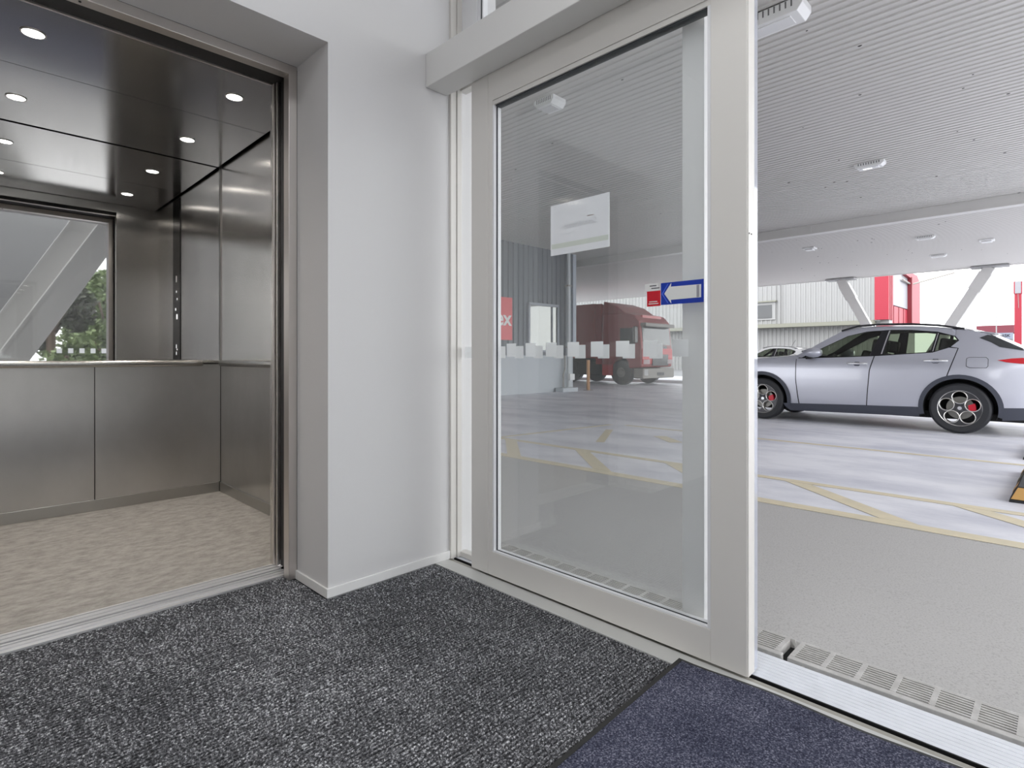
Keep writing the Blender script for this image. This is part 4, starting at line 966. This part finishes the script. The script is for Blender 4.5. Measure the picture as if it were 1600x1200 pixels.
obj('head_box', G().box(59.95, 60.55, 2.53, 3.04, 5.95, 6.92), M_redb, t)
obj('head_face', G().box(59.93, 59.95, 2.60, 2.96, 5.97, 6.92), M_panelW, t)
obj('cable', G().tube([(59.97, 2.78, 5.95), (59.97, 2.74, 4.8)], .015, 6), M_wfar, t)
t = thing('far_depot', (90, 6.3, -.22), 'low maroon depot with a pale lettered fascia on the far right', 'building')
obj('walls', G().box(90, 96, 4.6, 8.0, -.22, 3.75), M_wfar, t)
obj('roof', G().box(89.8, 96.2, 4.5, 8.0, 3.80, 4.75), M_maroon, t)
obj('fascia', G().box(89.7, 89.8, 4.6, 7.9, 3.05, 3.82), M_signw, t)
obj('lettering', text_geo('MAERSK', .46, lambda u, v, s_: (89.68 - s_, 5.70 - u, 3.46 + v), .005, True), M_signlet, t)
t = thing('utility_pole', (80, 5.6, -.22), 'slim utility pole with a cross arm in front of the maroon depot', 'pole')
obj('mast', G().tube([(80, 5.45, -.22), (80, 5.45, 6.0)], .05, 8), M_wfar, t)
obj('cross_arm', G().box(79.95, 80.05, 4.4, 5.6, 4.95, 5.02), M_wline, t)

# ================================================================== BEHIND (mirror view): braces, white wall, trees
def brace(p, q, wx, wy, label):
    t = thing('slanted_column', p, label, 'column', 'slanted columns behind')
    obj('shaft', G().beam(p, q, wx, wy, (0, 1, 0)), M_beam, t, bevel=.008)
    d = (Vector(q) - Vector(p)).normalized(); a = d.cross(Vector((0, 1, 0))).normalized()
    e = Vector((0, 1, 0)) * (wy / 2 + .006)
    obj('flange_edge', G().beam(Vector(p) - a * (-wx / 2 + .02) * 1 + e, Vector(q) - a * (-wx / 2 + .02) + e, .035, .014, (0, 1, 0)), M_beam, t)
    return t
# near brace: front face between two parallel slanted edges in the plane Y=-3.5
def bx_(z): return .688 + (z - .962) * .566
brace((bx_(-.02), -2.35, -.02), (bx_(4.3), -2.35, 4.3), .33, .30, 'big slanted white column outside the back glass, seen in the lift mirror')
def bx2(z): return .445 + (z - .989) * .545
brace((bx2(-.02), -2.90, -.02), (bx2(4.3), -2.90, 4.3), .373, .30, 'second slanted white column behind the first, seen in the lift mirror')
struct('wall_rear_wing', G().prism([(-6, -.1), (-.4, -.1), (.648, 1.376), (1.159, 2.201), (1.757, 3.277), (1.903, 3.664), (1.903, 4.3), (-6, 4.3)], lambda u, v, q: (u, q, v), -5.3, -5.1), mat('pale_grey_panel', (.22, .22, .22, 1), .6))
def tree(x, y, h, r, m, label, n=2600, lean=0, trunk_h=.35):
    t = thing('tree', (x, y, -.22), label, 'tree', 'trees behind the building')
    g = G(); g.tube([(x, y, -.3), (x + lean * .3, y, h * trunk_h), (x + lean, y, h * .8)], .12, 8)
    for k in range(7):
        a = random.uniform(0, 6.28); z = h * random.uniform(.3, .65)
        g.tube([(x + lean * z / h, y, z), (x + r * .7 * math.cos(a), y + r * .7 * math.sin(a), z + h * .2)], .04, 6)
    obj('trunk', g, M_bark, t)
    g = G(); blobs = []
    for k in range(22):
        a = random.uniform(0, 6.28); rr = r * math.sqrt(random.random()) * .85; zz = h * (.28 + .62 * random.random())
        shrink = 1 - .75 * max(0, (zz / h - .45) / .55)
        blobs.append((x + rr * shrink * math.cos(a), y + rr * shrink * math.sin(a), zz, r * random.uniform(.25, .42) * (.5 + .5 * shrink)))
    blobs.append((x, y, h * .9, r * .22))
    for k in range(n):
        bx, by, bz, br = random.choice(blobs)
        d = Vector((random.gauss(0, 1), random.gauss(0, 1), random.gauss(0, 1))).normalized() * br * random.uniform(.6, 1.05)
        c = Vector((bx, by, bz)) + d; u = Vector((random.gauss(0, 1), random.gauss(0, 1), random.gauss(0, .6))).normalized(); v = u.orthogonal().normalized(); s_ = random.uniform(.07, .15)
        g.add([c - u * s_, c + v * s_ * .5, c + u * s_, c - v * s_ * .5], [(0, 1, 2, 3)])
    f = obj('foliage', g, m, t); f['kind'] = 'stuff'
    return t
tree(2.3, -14.6, 3.6, 1.5, M_leafD, 'dark leafed tree left in the lift mirror', 5200)
tree(4.3, -18.2, 4.3, 1.7, M_leafG, 'bright green tree right in the lift mirror', 4600)
tree(3.0, -11.2, 1.7, 1.15, M_leafG, 'low green shrub in front of the mirrored trees', 3600)
tree(5.9, -13, 3.6, 1.6, M_leafG, 'tall green tree at the right of the mirrored trees', 3600)
tree(-.6, -19, 4.0, 2.0, M_leafD, 'dark tree partly hidden by the slanted column in the mirror', 3600)
tree(.35, -11.9, 2.6, 1.05, M_leafD, 'dark bushy shrub beside the slanted column in the mirror', 3600, trunk_h=.2)
